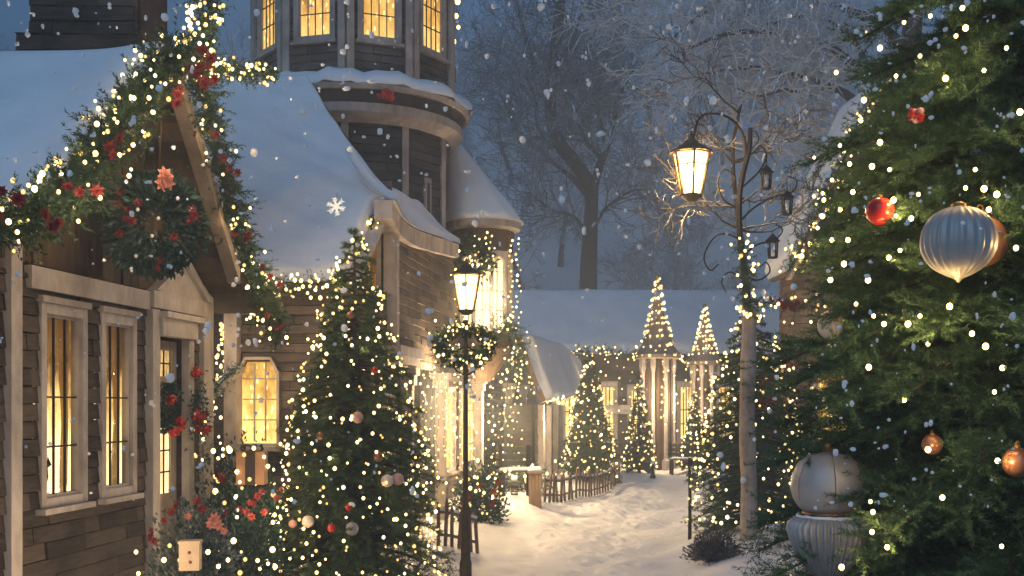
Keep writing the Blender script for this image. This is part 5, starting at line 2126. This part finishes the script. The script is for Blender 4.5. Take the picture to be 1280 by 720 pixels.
for i, (x, z) in enumerate(pr):
    for j in range(nA):
        a = 2 * math.pi * j / nA
        f_ = 1 + (.055 if i > 0 else 0) * math.cos(a * 36) * min(1, x * 2)
        vs.append((cA[0] + rA * x * f_ * math.cos(a), cA[1] + rA * x * f_ * math.sin(a), cA[2] + z * u_))
for i in range(len(pr) - 1):
    for j in range(nA):
        k = (j + 1) % nA
        fs.append((i * nA + j, i * nA + k, (i + 1) * nA + k, (i + 1) * nA + j))
q.add(vs, fs)
q.build('fluted_cup', M['silver'], o2, smooth_=True)
for k in range(1):
    q = MB()
    tt = np.linspace(0, 2 * math.pi, 61)
    wob = rng.normal(0, .0012, 61)
    q.tube(np.stack([cA[0] + np.cos(tt) * rA * .80, cA[1] + np.sin(tt) * rA * .80, cA[2] - 43 * u_ + wob], 1), .0055 + np.abs(rng.normal(0, .002, 61)), 6)
    q.build('snow_cover', M['snow'], o2, smooth_=True)
bauble('glossy red bauble on the left side of the big right fir', nearer(on_tree(TR_, prR, 1100, 264, 1.0), .12), 18.5 / F * 3.75, 'redball', 'small baubles on the big fir')
bauble('pearl drop bauble at the left edge of the big right fir', nearer(on_tree(TR_, prR, 1038, 406, 1.0), .10), 17 / F * 4.2, 'pearl', 'small baubles on the big fir', sq=1.15)
bauble('copper bauble farthest right among the lower boughs of the big fir', nearer(on_tree(TR_, prR, 1272, 578, 1.0), .04), 20 / F * 3.5, 'bronze', 'small baubles on the big fir')
bauble('small copper bauble deep among lower fir branches', on_tree(TR_, prR, 1168, 556, 1.0) + V3(0, .02, 0), 14 / F * 3.6, 'bronze', 'small baubles on the big fir')
cb_ = nearer(on_tree(TR_, prR, 1146, 143, 1.0), .06)
bq = thing('berry_spray', 'cluster of frosted coral berries high on the big right fir', 'berry spray')
for k in range(4):
    berries(bq, cb_ + rng.normal(0, .014, 3), .010, 9, .016, 'rose' if k % 2 else 'redball')

# ------------------------------------------------------------------ shrubs by the cottage and by the lane
def mound(name, label, c, rx, ry, h, n, L, W, mat, cat='shrub', stems=14, up=.5):
    t_ = thing(name, label, cat)
    th = rng.uniform(0, 2 * math.pi, n)
    ph = np.arccos(rng.uniform(0.0, 1, n))
    rr_ = rng.uniform(.25, 1.0, n) ** .5 * (1 + .16 * np.sin(th * 5 + ph * 4) + .1 * np.sin(th * 9))
    p = c + np.stack([np.cos(th) * np.sin(ph) * rx * rr_, np.sin(th) * np.sin(ph) * ry * rr_, np.cos(ph) * h * rr_], 1)
    d = (p - c) / np.array([rx, ry, h]) + rng.normal(0, .55, (n, 3)) + V3(0, 0, up * .5)
    tri_mesh('leaves', leaves(p, d, rng.uniform(.6, 1.2, n) * L, rng.uniform(.7, 1.2, n) * W), M[mat], t_)
    q = MB()
    for k in range(stems):
        a, e = rng.uniform(0, 6.28), rng.uniform(.2, 1.2)
        tip = c + V3(math.cos(a) * math.cos(e) * rx, math.sin(a) * math.cos(e) * ry, math.sin(e) * h) * .85
        q.tube(np.array([c + V3(0, 0, -.1), c + (tip - c) * .5 + rng.normal(0, .03, 3), tip]), [.012, .008, .004], 4)
    q.build('stems', M['bark'], t_)
    return t_


cB = P(300, 505, 9.45) * V3(1, 1, 0)
b1 = mound('shrub', 'dark evergreen shrub with red blooms below the arched window', cB, .42, .40, 1.28, 9000, .055, .024, 'wreath')
for (px, py, r_) in ((275, 597, .06), (272, 594, .05), (279, 600, .05), (322, 620, .05), (328, 614, .05), (308, 640, .05), (314, 646, .05), (330, 640, .05), (346, 622, .045), (318, 630, .045), (300, 636, .04), (352, 612, .04), (312, 628, .04)):
    flower(b1, P(px, py, 8.98), r_ * .8)
lp_ = np.stack([rng.uniform(245, 345, 42), rng.uniform(560, 716, 42)], 1)
string_lights('warm lights sprinkled on the dark shrub below the arched window', np.array([P(x, y, 9.02 + rng.uniform(-.05, .1)) for x, y in lp_]), .0165, wire=False, sub=2)
cC = P(243, 505, 8.05) * V3(1, 1, 0)
b2 = mound('shrub', 'frost covered shrub with salmon blooms before the cottage door', cC, .34, .34, .98, 8000, .05, .026, 'frost')
for (px, py, r_, kd) in ((190, 665, .05, 'red'), (194, 676, .05, 'red'), (188, 672, .05, 'red'), (214, 640, .05, 'red'), (220, 632, .045, 'red'), (252, 636, .05, 'red'), (247, 626, .05, 'red'), (268, 648, .065, 'pink'), (273, 656, .06, 'pink'), (264, 655, .055, 'pink'), (282, 640, .04, 'red'), (206, 650, .04, 'red'), (280, 664, .04, 'pink'), (235, 645, .04, 'pink')):
    flower(b2, P(px, py, 7.66), r_ * .78, kd)
string_lights('few lights on the frosted shrub before the cottage door', np.array([P(x, y, 7.6) for x, y in ((173, 717), (212, 682), (273, 708), (260, 690), (292, 676), (225, 700), (300, 716), (205, 700), (285, 700), (170, 690))]), .014, wire=False, sub=2)
tg = thing('gift_box', 'cream gift box with two dark buttons on the frosted shrub', 'gift box')
cg = P(238, 695, 7.58)
fg = Frame(cg, V3(.99, .1), V3(.1, -.99))
q = MB()
fg.box(q, -.068, .068, -.05, .05, -.095, .09)
q.build('box', M['cream'], tg)
q = MB()
fg.box(q, -.074, .074, -.056, .056, .0905, .108)
q.build('lid', M['cream'], tg)
for z in (.03, -.035):
    q = MB()
    q.ball(fg.pt(.005 - z * .1, .052, z), .012, 8, 6, (1, .5, 1))
    q.build('button', M['button'], tg)
kb = thing('gift_box', 'brown paper gift box with broad dark ribbon on the evergreen shrub', 'gift box')
ck = P(315, 584, 9.12)
fk = Frame(ck, V3(1, .05), V3(.05, -1))
q = MB()
fk.box(q, -.115, .115, -.08, .08, -.14, .13)
q.build('box', M['kraft'], kb)
q = MB()
fk.box(q, -.04, .04, -.083, .083, -.143, .133)
q.build('ribbon', M['ribbon'], kb)
q = MB()
for sg in (-1, 1):
    t = np.linspace(0, 2 * math.pi, 11)
    q.tube(np.stack([ck[0] + sg * (.045 - .045 * np.cos(t)), ck[1] + 0 * t, ck[2] + .155 + .028 * np.sin(t)], 1), .010, 5, cap=False)
q.build('bow', M['ribbon'], kb)
cD = P(893, 505, 12.1) * V3(1, 1, 0)
cD[2] = G(cD[0], cD[1])
mound('shrub', 'low frosted brown shrub at the foot of the pale lamp post', cD, .28, .22, .30, 2600, .06, .016, 'dry', stems=40)
cD = P(655, 505, 19.6) * V3(1, 1, 0)
cD[2] = G(cD[0], cD[1])
mound('shrub', 'lit low shrub behind the slatted bench', cD, .5, .3, .45, 1600, .08, .03, 'frost', stems=20)
string_lights('lights on the low shrub behind the slatted bench', cD + rng.normal(0, 1, (34, 3)) * V3(.35, .12, .15) + V3(0, -.25, .32), .024, sub=1)
cD = P(600, 505, 15.4) * V3(1, 1, 0)
cD[2] = G(cD[0], cD[1])
b5 = mound('shrub', 'green potted shrub glowing with lights by the bright pillar', cD, .38, .3, .75, 2600, .07, .03, 'wreath', stems=20)
for k in range(7):
    flower(b5, cD + V3(rng.normal(0, .2), -.32, rng.uniform(.2, .7)), .06)
string_lights('lights on the shrub beside the bright shop pillar', cD + rng.normal(0, 1, (40, 3)) * V3(.22, .08, .2) + V3(0, -.3, .45), .02, sub=1)

# ------------------------------------------------------------------ the house on the right behind the fir
hr = thing('house', 'brown gabled house with snow roof half hidden behind the big right fir', 'house')
YG, YB = 17.0, 18.3
eL, aP = P(985, 338, YG), P(1100, 100, YG)
eR = V3(2 * aP[0] - eL[0], YG, eL[2])
frg = Frame(V3(eL[0], YG + .25, 0), V3(1, 0), V3(0, -1))
Wr = eR[0] - eL[0]


def spanr(z):
    k = max(0.0, (z - eL[2]) / (aP[2] - eL[2]))
    return .16 + (Wr / 2 - .16) * k, Wr - .16 - (Wr / 2 - .16) * k


mb = MB()
planks(mb, frg, .16, Wr - .16, -.1, aP[2] - .15, 0.0, [(.45, 1.15, 1.1, 2.3)], row=.13, span=spanr)
frg.box(mb, .2, Wr - .2, -.9, -.2, -.1, eL[2])
frl = Frame(V3(eL[0] + .17, YB, 0), V3(0, -1), V3(-1, 0))
planks(mb, frl, .1, YB - YG - .3, -.1, eL[2] + .1, 0, row=.13)
mb.build('wall', M['board'], hr)
window(hr, frg, .45, 1.15, 1.1, 2.3, 0, 'pane_c', cols=3)
q = MB()
for (a, b, sg) in ((eL, aP, -1), (aP, eR, 1)):
    t_n = unit(np.cross(b - a, V3(0, 1, 0)))
    if t_n[2] < 0:
        t_n = -t_n
    q.box8([a - t_n * .1, b - t_n * .1, b - t_n * .1 + V3(0, YB - YG, 0), a - t_n * .1 + V3(0, YB - YG, 0), a, b, b + V3(0, YB - YG, 0), a + V3(0, YB - YG, 0)])
rfr = q.build('roof', M['board'], hr)
tn = unit(np.cross(aP - eL, V3(0, 1, 0)))
tn = tn if tn[2] > 0 else -tn
patch(lambda a, b: eL + (aP - eL) * b + V3(0, (YB - YG + .1) * a - .05, 0), 30, 30, tn, .16, .025, 'snow_cover', M['snow'], rfr, under=.003)
patch(lambda a, b: eR + (aP - eR) * b + V3(0, (YB - YG + .1) * a - .05, 0), 20, 20, tn * V3(-1, 1, 1), .16, .025, 'snow_cover', M['snow'], rfr, under=.003)
for (a, b) in ((eL, aP), (aP, eR)):
    q = MB()
    q.bar(a - V3(0, .03, .14), b - V3(0, .03, .14), .05, .2, up=(0, 1, 0))
    q.build('bargeboard', M['barge'], hr)
rp = bezier([eL - V3(.05, .1, .02), (eL + aP) / 2 - V3(0.02, .1, 0), aP - V3(0, .1, 0)])
garland('lit garland up the steep gable of the right house', rp, .20, 80, .06, .01)
string_lights('warm lights up the steep gable of the right house', around(rp, 64, .17), .020, wire=False)
curtain('lights hanging along the front wall of the right house', 990, 1060, 395, 600, 16.6, 16.6, 4, 7, .019)

# ------------------------------------------------------------------ bare trees
def seg_prisms(A, B, ra, rb):
    """three-sided tapering twigs"""
    d = unit(B - A)
    ref = np.where(np.abs(d[:, 2:3]) < .9, np.array([[0, 0, 1.0]]), np.array([[1.0, 0, 0]]))
    s = unit(np.cross(d, ref))
    t = np.cross(s, d)
    T = []
    for k in range(3):
        a0, a1 = 2.0944 * k + .5, 2.0944 * (k + 1) + .5
        o0 = math.cos(a0) * s + math.sin(a0) * t
        o1 = math.cos(a1) * s + math.sin(a1) * t
        p0, p1 = A + o0 * ra[:, None], A + o1 * ra[:, None]
        q0, q1 = B + o0 * rb[:, None], B + o1 * rb[:, None]
        T += [np.stack([p0, p1, q1], 1), np.stack([p0, q1, q0], 1)]
    return np.concatenate(T)


class Bare:
    tm = 'twig'

    def __init__(self, rmin, g):
        self.limb, self.A, self.B, self.ra, self.rb = MB(), [], [], [], []
        self.rmin, self.g = rmin, g

    def line(self, pts, r0, r1, big):
        pts = np.asarray(pts)
        rr_ = np.linspace(r0, r1, len(pts))
        if big:
            self.limb.tube(pts, rr_, 8 if r0 > .08 else 6, cap=True)
        else:
            for k in range(len(pts) - 1):
                self.A.append(pts[k])
                self.B.append(pts[k + 1])
                self.ra.append(rr_[k])
                self.rb.append(rr_[k + 1])

    def grow(self, p, d, L, r, depth, big=.05, nch=(3, 5), bend=.28, up=.10, spread=(.45, .95)):
        g = self.g
        n = 5 if depth > 0 else 3
        pts = [np.asarray(p, float)]
        d = unit(np.asarray(d, float))
        for k in range(n):
            d = unit(d + g.normal(0, bend, 3) * .6 + V3(0, 0, up))
            pts.append(pts[-1] + d * L / n)
        r1 = max(self.rmin, r * .45)
        self.line(pts, r, r1, r > big)
        if depth <= 0:
            return
        m = g.integers(nch[0], nch[1] + 1)
        for k in range(m):
            t = g.uniform(.25, 1.0) if k else 1.0
            i = min(int(t * n), n - 1)
            q = pts[i] + (pts[i + 1] - pts[i]) * (t * n - i)
            dd = unit(pts[i + 1] - pts[i])
            ax = unit(np.cross(dd, g.normal(size=3)))
            an = g.uniform(*spread)
            nd = dd * math.cos(an) + ax * math.sin(an)
            self.grow(q, nd, L * g.uniform(.5, .8), max(self.rmin, (r + (r1 - r) * t) * g.uniform(.5, .75)), depth - 1, big, nch, bend, up, spread)

    def finish(self, name, label, cat='bare tree', group=None):
        o = thing(name, label, cat, group)
        if self.limb.v:
            self.limb.build('trunk', M['bark'], o, smooth_=True)
        if self.A:
            tri_mesh('crown', seg_prisms(np.array(self.A), np.array(self.B), np.array(self.ra), np.array(self.rb)), M[self.tm], o)
        return o


g = np.random.default_rng(5)
bt = Bare(.014, g)
bt.tm = 'half_frost_twig'
YT = 46.0
q = lambda x, y, dy=0: P(x, y, YT + dy)
limbs = [([(735, 385), (736, 330), (738, 285), (740, 238)], .40, .27),
         ([(740, 240), (722, 208), (700, 180), (688, 140), (692, 75), (699, 20), (702, -40)], .32, .2),
         ([(740, 240), (752, 200), (766, 160), (774, 118), (792, 88)], .21, .08),
         ([(738, 248), (716, 222), (684, 196), (650, 166), (626, 118)], .17, .06),
         ([(738, 290), (756, 262), (786, 240), (812, 236)], .10, .04),
         ([(689, 120), (664, 70), (650, 20), (640, -20)], .12, .06),
         ([(692, 90), (716, 50), (730, 0)], .11, .05),
         ([(758, 182), (748, 140), (742, 96)], .10, .05),
         ([(690, 185), (672, 158), (668, 120), (655, 92)], .09, .04),
         ([(735, 300), (718, 270), (690, 262), (660, 240)], .09, .04),
         ([(752, 200), (730, 170), (726, 130)], .09, .04)]
for pts, r0, r1 in limbs:
    pts = np.array([q(x, y, g.uniform(-1.2, 1.2) if k else 0) for k, (x, y) in enumerate(pts)])
    c_ = bezier(pts, 5)
    bt.line(c_, r0, r1, True)
    if r0 > .35:
        continue
    for k in range(15):
        i = g.integers(len(c_) // 4, len(c_) - 1)
        d = unit(c_[i + 1] - c_[i])
        ax = unit(np.cross(d, g.normal(size=3)))
        an = g.uniform(.5, 1.1)
        bt.grow(c_[i], d * math.cos(an) + ax * math.sin(an), g.uniform(1.3, 2.6), .045, 3, .05, (3, 4), .3, .03)
bt.finish('bare_tree', 'tall dark bare tree forking above the roof of the far hall')

spots = []
for k, (px, Y, h, lab) in enumerate((
        (612, 52, 9.0, 'frosted bare tree rising beside the oriel roof'),
        (655, 62, 10, 'slender frosted bare tree left of the tall dark one'),
        (700, 70, 11, 'frosted bare tree deep behind the tall dark one'),
        (795, 56, 9.5, 'frosted bare tree right of the tall dark one'),
        (840, 64, 11, 'wide frosted bare tree behind the glowing street lantern'),
        (885, 50, 8.0, 'frosted bare tree behind the scroll of the street lamp'),
        (640, 86, 13, 'far frosted bare tree high on the slope near the oriel'),
        (745, 90, 14, 'far frosted bare tree at the middle of the slope'),
        (815, 96, 14, 'far frosted bare tree right of the middle of the slope'),
        (905, 88, 12, 'far frosted bare tree on the slope above the lamp post'),
        (575, 74, 12, 'frosted bare tree half hidden by the tower'),
        (770, 44, 5.0, 'small frosted bare tree behind the hall ridge'),
        (850, 45, 5.0, 'small frosted bare tree behind the hall right of its middle'),
        (690, 44, 4.5, 'small frosted bare tree behind the left part of the hall ridge'))):
    b = Bare(.012 + .00021 * Y, g)
    b.tm = 'frost_twig'
    p = P(px, 505, Y)
    p[2] = G(p[0], p[1]) - .2
    b.grow(p, V3(g.normal(0, .08), g.normal(0, .08), 1), h * .42, h * .018, 5, .09, (3, 5), .2, .05, (.4, .95))
    b.finish('bare_tree', lab, group='bare trees on the snowy slope')
# the big near tree whose boughs hang in at the upper right
b = Bare(.010, g)
b.tm = 'frost_twig'
YN = 27.0
q = lambda x, y, dy=0: P(x, y, YN + dy)
p0 = P(1150, 505, YN)
p0[2] = G(p0[0], p0[1]) - .2
b.line(bezier(np.array([p0, q(1146, 400), q(1140, 260), q(1130, 150), q(1140, 40), q(1150, -60)]), 5), .42, .2, True)
for pts, r0, r1 in (([(1134, 200), (1090, 150), (1050, 112), (1000, 96), (940, 84), (880, 92)], .15, .04),
                    ([(1130, 150), (1085, 100), (1040, 60), (990, 42), (920, 40), (860, 60)], .15, .04),
                    ([(1134, 60), (1080, 20), (1020, 0), (950, -10), (880, 10)], .14, .04),
                    ([(1132, 100), (1090, 90), (1060, 40), (1010, 20), (960, 30)], .1, .03),
                    ([(1040, 105), (1010, 118), (980, 112), (950, 120), (920, 110)], .07, .02),
                    ([(1138, 240), (1100, 190), (1070, 160), (1040, 140), (1010, 138)], .1, .03),
                    ([(1150, -20), (1060, -50), (960, -50), (850, -30), (790, 0)], .14, .04),
                    ([(960, -50), (900, 0), (850, 40), (820, 70)], .07, .02)):
    c_ = bezier(np.array([q(x, y, g.uniform(-2, 2) if k else 0) for k, (x, y) in enumerate(pts)]), 5)
    b.line(c_, r0, r1, True)
    for k in range(24):
        i = g.integers(3, len(c_) - 1)
        d = unit(c_[i + 1] - c_[i])
        ax = unit(np.cross(d, g.normal(size=3)))
        an = g.uniform(.5, 1.2)
        b.grow(c_[i], d * math.cos(an) + ax * math.sin(an), g.uniform(.9, 1.7), .026, 3, .05, (2, 4), .2, .03)
b.finish('bare_tree', 'big bare tree whose frosted boughs spread above the street lantern')
for (px, Y, h, lab) in ((20, 17, 8.5, 'frosted bare tree behind the left cottage roof'), (300, 22, 9, 'frosted bare tree between cottage gable and tower')):
    b = Bare(.008, g)
    b.tm = 'frost_twig'
    p = P(px, 505, Y)
    p[2] = -.2
    b.grow(p, V3(0, 0, 1), h * .5, .13, 5, .05, (4, 5), .2, .06)
    b.finish('bare_tree', lab)
b = Bare(.007, g)
YS = 13.9
q = lambda x, y, dy=0: P(x, y, YS + dy)
p0 = P(934, 505, 13.25)
p0[2] = G(p0[0], p0[1]) - .1
stem = bezier(np.array([p0, P(936, 420, 13.3), q(930, 330), q(921, 260), q(916, 190), q(926, 130)]), 5)
b.line(stem, .05, .018, True)
for k in range(13):
    i = g.integers(12, len(stem) - 1)
    sg = -1 if k % 2 else 1
    b.grow(stem[i], V3(sg * g.uniform(.4, 1), g.normal(0, .4), g.uniform(-.1, .8)), g.uniform(.35, .75), .016, 3, .012, (3, 4), .34, .03)
b.finish('bare_tree', 'slender bare tree twining behind the head of the pale lamp post')
# wood along the crest
Aw, Bw, ra, rb = [], [], [], []
for k in range(170):
    Y = g.uniform(104, 128)
    x = g.uniform(-75, 105)
    z = G(x, Y) - .3
    h = g.uniform(7, 15)
    p = V3(x, Y, z)
    top = p + V3(g.normal(0, .5), g.normal(0, .5), h)
    Aw.append(p); Bw.append(top); ra.append(.22); rb.append(.04)
    for j in range(34):
        t = g.uniform(.2, 1)
        s_ = p + (top - p) * t
        an = g.uniform(0, 6.28)
        e = s_ + V3(math.cos(an), math.sin(an), g.uniform(.3, 1.2)) * (1.15 - t) * h * .30
        Aw.append(s_); Bw.append(e); ra.append(.07); rb.append(.03)
        for w_ in range(2):
            m_ = s_ + (e - s_) * g.uniform(.3, .8)
            Aw.append(m_); Bw.append(m_ + g.normal(0, .7, 3) + V3(0, 0, .4)); ra.append(.04); rb.append(.025)
tag(tri_mesh('far_wood', seg_prisms(np.array(Aw), np.array(Bw), np.array(ra), np.array(rb)), M['frost_twig']), 'dim frosted wood along the crest of the slope', 'wood', kind='stuff')

# ------------------------------------------------------------------ falling snow
mb = MB()
g2 = np.random.default_rng(3)
keep, rng = rng, g2
for k in range(900):
    px, py = g2.uniform(-60, 1340), 720 * g2.uniform(0, 1) ** 1.15 - 10
    if py > 500 and 520 < px < 900 or py > 640:
        continue
    Y = g2.uniform(2.6, 9.5) if px < 1020 else g2.uniform(2.2, 3.3)
    r_ = g2.choice([1.5, 2.2, 3.0, 3.9, 4.9], p=[.2, .28, .26, .18, .08]) / F * Y
    c = P(px, py, Y)
    for j in range(1 if g2.random() < .75 else 2):
        mb.ball(c + g2.normal(0, r_ * .55, 3), r_ * g2.uniform(.5, 1.0), 6, 4, (g2.uniform(.6, 1.3), g2.uniform(.6, 1.3), g2.uniform(.6, 1.3)), .25)
rng = keep
tag(mb.build('falling_snow', M['flake'], smooth_=True, fix=False), 'loose snowflakes drifting down through the evening air', 'falling snow', kind='stuff')
# one large star shaped flake ornament before the blue roof
st = MB()
cs_ = P(420, 258, 9.6)
for k in range(6):
    a = R(101 + 60 * k)
    d = V3(math.cos(a), .12 * math.sin(k), math.sin(a)) * .85
    st.tube(np.array([cs_, cs_ + d * .05, cs_ + d * (.09 + .02 * math.sin(k * 2.3))]), [.009, .007, .002], 6)
    st.ball(cs_ + d * .03, .012, 7, 5, (1, 1, 1), .25)
    for sg in (-1, 1):
        for t in (.045, .072):
            e = V3(math.cos(a + sg * .8), .2 * sg, math.sin(a + sg * .8))
            st.tube(np.array([cs_ + d * t, cs_ + d * t + e * .017, cs_ + d * t + e * rng.uniform(.024, .038)]), [.006, .005, .0015], 5)
tag(st.build('snowflake', M['flake_glow']), 'large glowing six armed snowflake before the blue snow roof', 'snowflake')

# ------------------------------------------------------------------ lamps added before the lit fronts and among the strings for their glow
def lamp(p, e, col=(1.0, .71, .40), r=.12, name='lamp'):
    L = bpy.data.lights.new(name, 'POINT')
    L.energy = e
    L.color = col
    L.shadow_soft_size = r
    o = link(name, L)
    o.location = p
    return o


for p, e in ((P(556, 480, 14.3), 170), (P(596, 520, 16.9), 230), (P(640, 520, 19.3), 240), (P(690, 520, 22.6), 170), (P(806, 500, 29.4), 185), (P(860, 500, 30), 135), (P(760, 515, 31.8), 60),
             (P(618, 372, 16.6), 18), (P(1020, 400, 16.2), 50), (P(268, 430, 11.0), 14), (P(325, 500, 11.2), 10)):
    lamp(p, e)
for p in (gp.pt(Sg(40), .55, 2.85), gp.pt(Sg(150), .6, 3.55), gp.pt(Sg(215), .7, 4.3), gp.pt(Sg(300), .5, 3.0)):  # added in front of the garland to warm the cottage front
    lamp(p, 22, r=.25)
for p in (P(330, 640, 8.9), P(170, 700, 7.0), P(100, 720, 6.0)):  # low fill added near the shrubs to brighten the cottage wall
    lamp(p, 15, r=.2)

for p, e in glow_at:
    lamp(p - V3(0, .03, 0), e, (1.0, .62, .22), .01)
for p in cone_lights(TL, prL, 46, 7, out=.05):
    if p[1] < TL[1] + .1:
        lamp(p, .55, (1.0, .64, .26), .015)
for p in np.concatenate([around(lpath, 12, .24), around(rpath, 9, .2)]):
    lamp(p, .5, (1.0, .64, .26), .015)

# ------------------------------------------------------------------ sky, sun, air, camera
SUN_EL, SUN_AZ = 9.0, 205.0
w = bpy.data.worlds.new('World')
sc.world = w
w.use_nodes = True
nt = w.node_tree
bg = nt.nodes['Background']
sky = nt.nodes.new('ShaderNodeTexSky')
sky.sky_type = 'NISHITA'
sky.sun_disc = False
sky.sun_elevation = R(SUN_EL)
sky.sun_rotation = R(SUN_AZ)
sky.air_density = 1.2
sky.dust_density = 0.1
sky.ozone_density = 6.0
hs = nt.nodes.new('ShaderNodeHueSaturation')
hs.inputs['Saturation'].default_value = .92
hs.inputs['Value'].default_value = 1.1
nt.links.new(sky.outputs[0], hs.inputs['Color'])
nt.links.new(hs.outputs[0], bg.inputs[0])
bg.inputs[1].default_value = SKY
sl = bpy.data.lights.new('sun', 'SUN')
sl.energy = SUNE
sl.angle = R(40)
sl.color = (.42, .69, 1.0)
so = link('sun', sl)
so.rotation_euler = (R(52), 0, R(180 - SUN_AZ))
so.location = (0, 0, 60)

hz = bpy.data.materials.new('haze')
hz.use_nodes = True
nt = hz.node_tree
nt.nodes.remove(nt.nodes['Principled BSDF'])
pv = nt.nodes.new('ShaderNodeVolumePrincipled')
pv.inputs['Color'].default_value = (.80, .90, 1.0, 1)
pv.inputs['Density'].default_value = HAZE
pv.inputs['Anisotropy'].default_value = -.05
nt.links.new(pv.outputs[0], nt.nodes['Material Output'].inputs['Volume'])
if HAZE > 0:
    q = MB()
    q.box((-150, -40, -3), (170, 430, 62))
    tag(q.build('haze', hz), kind='stuff')

cam = bpy.data.cameras.new('camera')
cam.sensor_width = 36
cam.lens = 36 * F / 1280
cam.shift_y = (HY - 360) / 1280
cam.clip_end = 2000
co = link('camera', cam)
co.location = (0, 0, EYE)
co.rotation_euler = (R(90), 0, 0)
sc.camera = co

sc.view_settings.view_transform = 'Standard'
sc.view_settings.look = 'None'
sc.view_settings.exposure = EXPO
sc.view_settings.gamma = 1
sc.view_settings.use_curve_mapping = False
sc.render.engine = 'CYCLES'
cy = sc.cycles
cy.use_denoising = True
cy.denoiser = 'OPENIMAGEDENOISE'
cy.denoising_input_passes = 'RGB_ALBEDO_NORMAL'
cy.max_bounces = 5
cy.diffuse_bounces = 3
cy.glossy_bounces = 3
cy.transmission_bounces = 3
cy.transparent_max_bounces = 8
cy.volume_bounces = 0
cy.sample_clamp_indirect = 3.0
cy.sample_clamp_direct = 0.0
cy.caustics_reflective = False
cy.caustics_refractive = False
cy.use_light_tree = True

# ------------------------------------------------------------------ every thing's origin at its base
bpy.context.view_layer.update()


def mesh_pts(o):
    out = []
    if o.type == 'MESH' and len(o.data.vertices):
        a = np.empty(len(o.data.vertices) * 3, np.float32)
        o.data.vertices.foreach_get('co', a)
        a = a.reshape(-1, 3)
        lo, hi = a.min(0), a.max(0)
        mw = np.array(o.matrix_world)
        cs = np.array([[x, y, z, 1] for x in (lo[0], hi[0]) for y in (lo[1], hi[1]) for z in (lo[2], hi[2])])
        out.append((cs @ mw.T)[:, :3])
    for c in o.children:
        out += mesh_pts(c)
    return out


for o in [o for o in COL.objects if o.parent is None and o.type in ('MESH', 'EMPTY')]:
    if o.get('kind') in ('structure', 'stuff'):
        continue
    pts = mesh_pts(o)
    if not pts:
        continue
    a = np.concatenate(pts)
    lo, hi = a.min(0), a.max(0)
    base = Vector(((lo[0] + hi[0]) / 2, (lo[1] + hi[1]) / 2, lo[2]))
    if o.type == 'MESH':
        o.data.transform(Matrix.Translation(-base))
    o.location = base
    for c in o.children:
        c.location = c.location - base
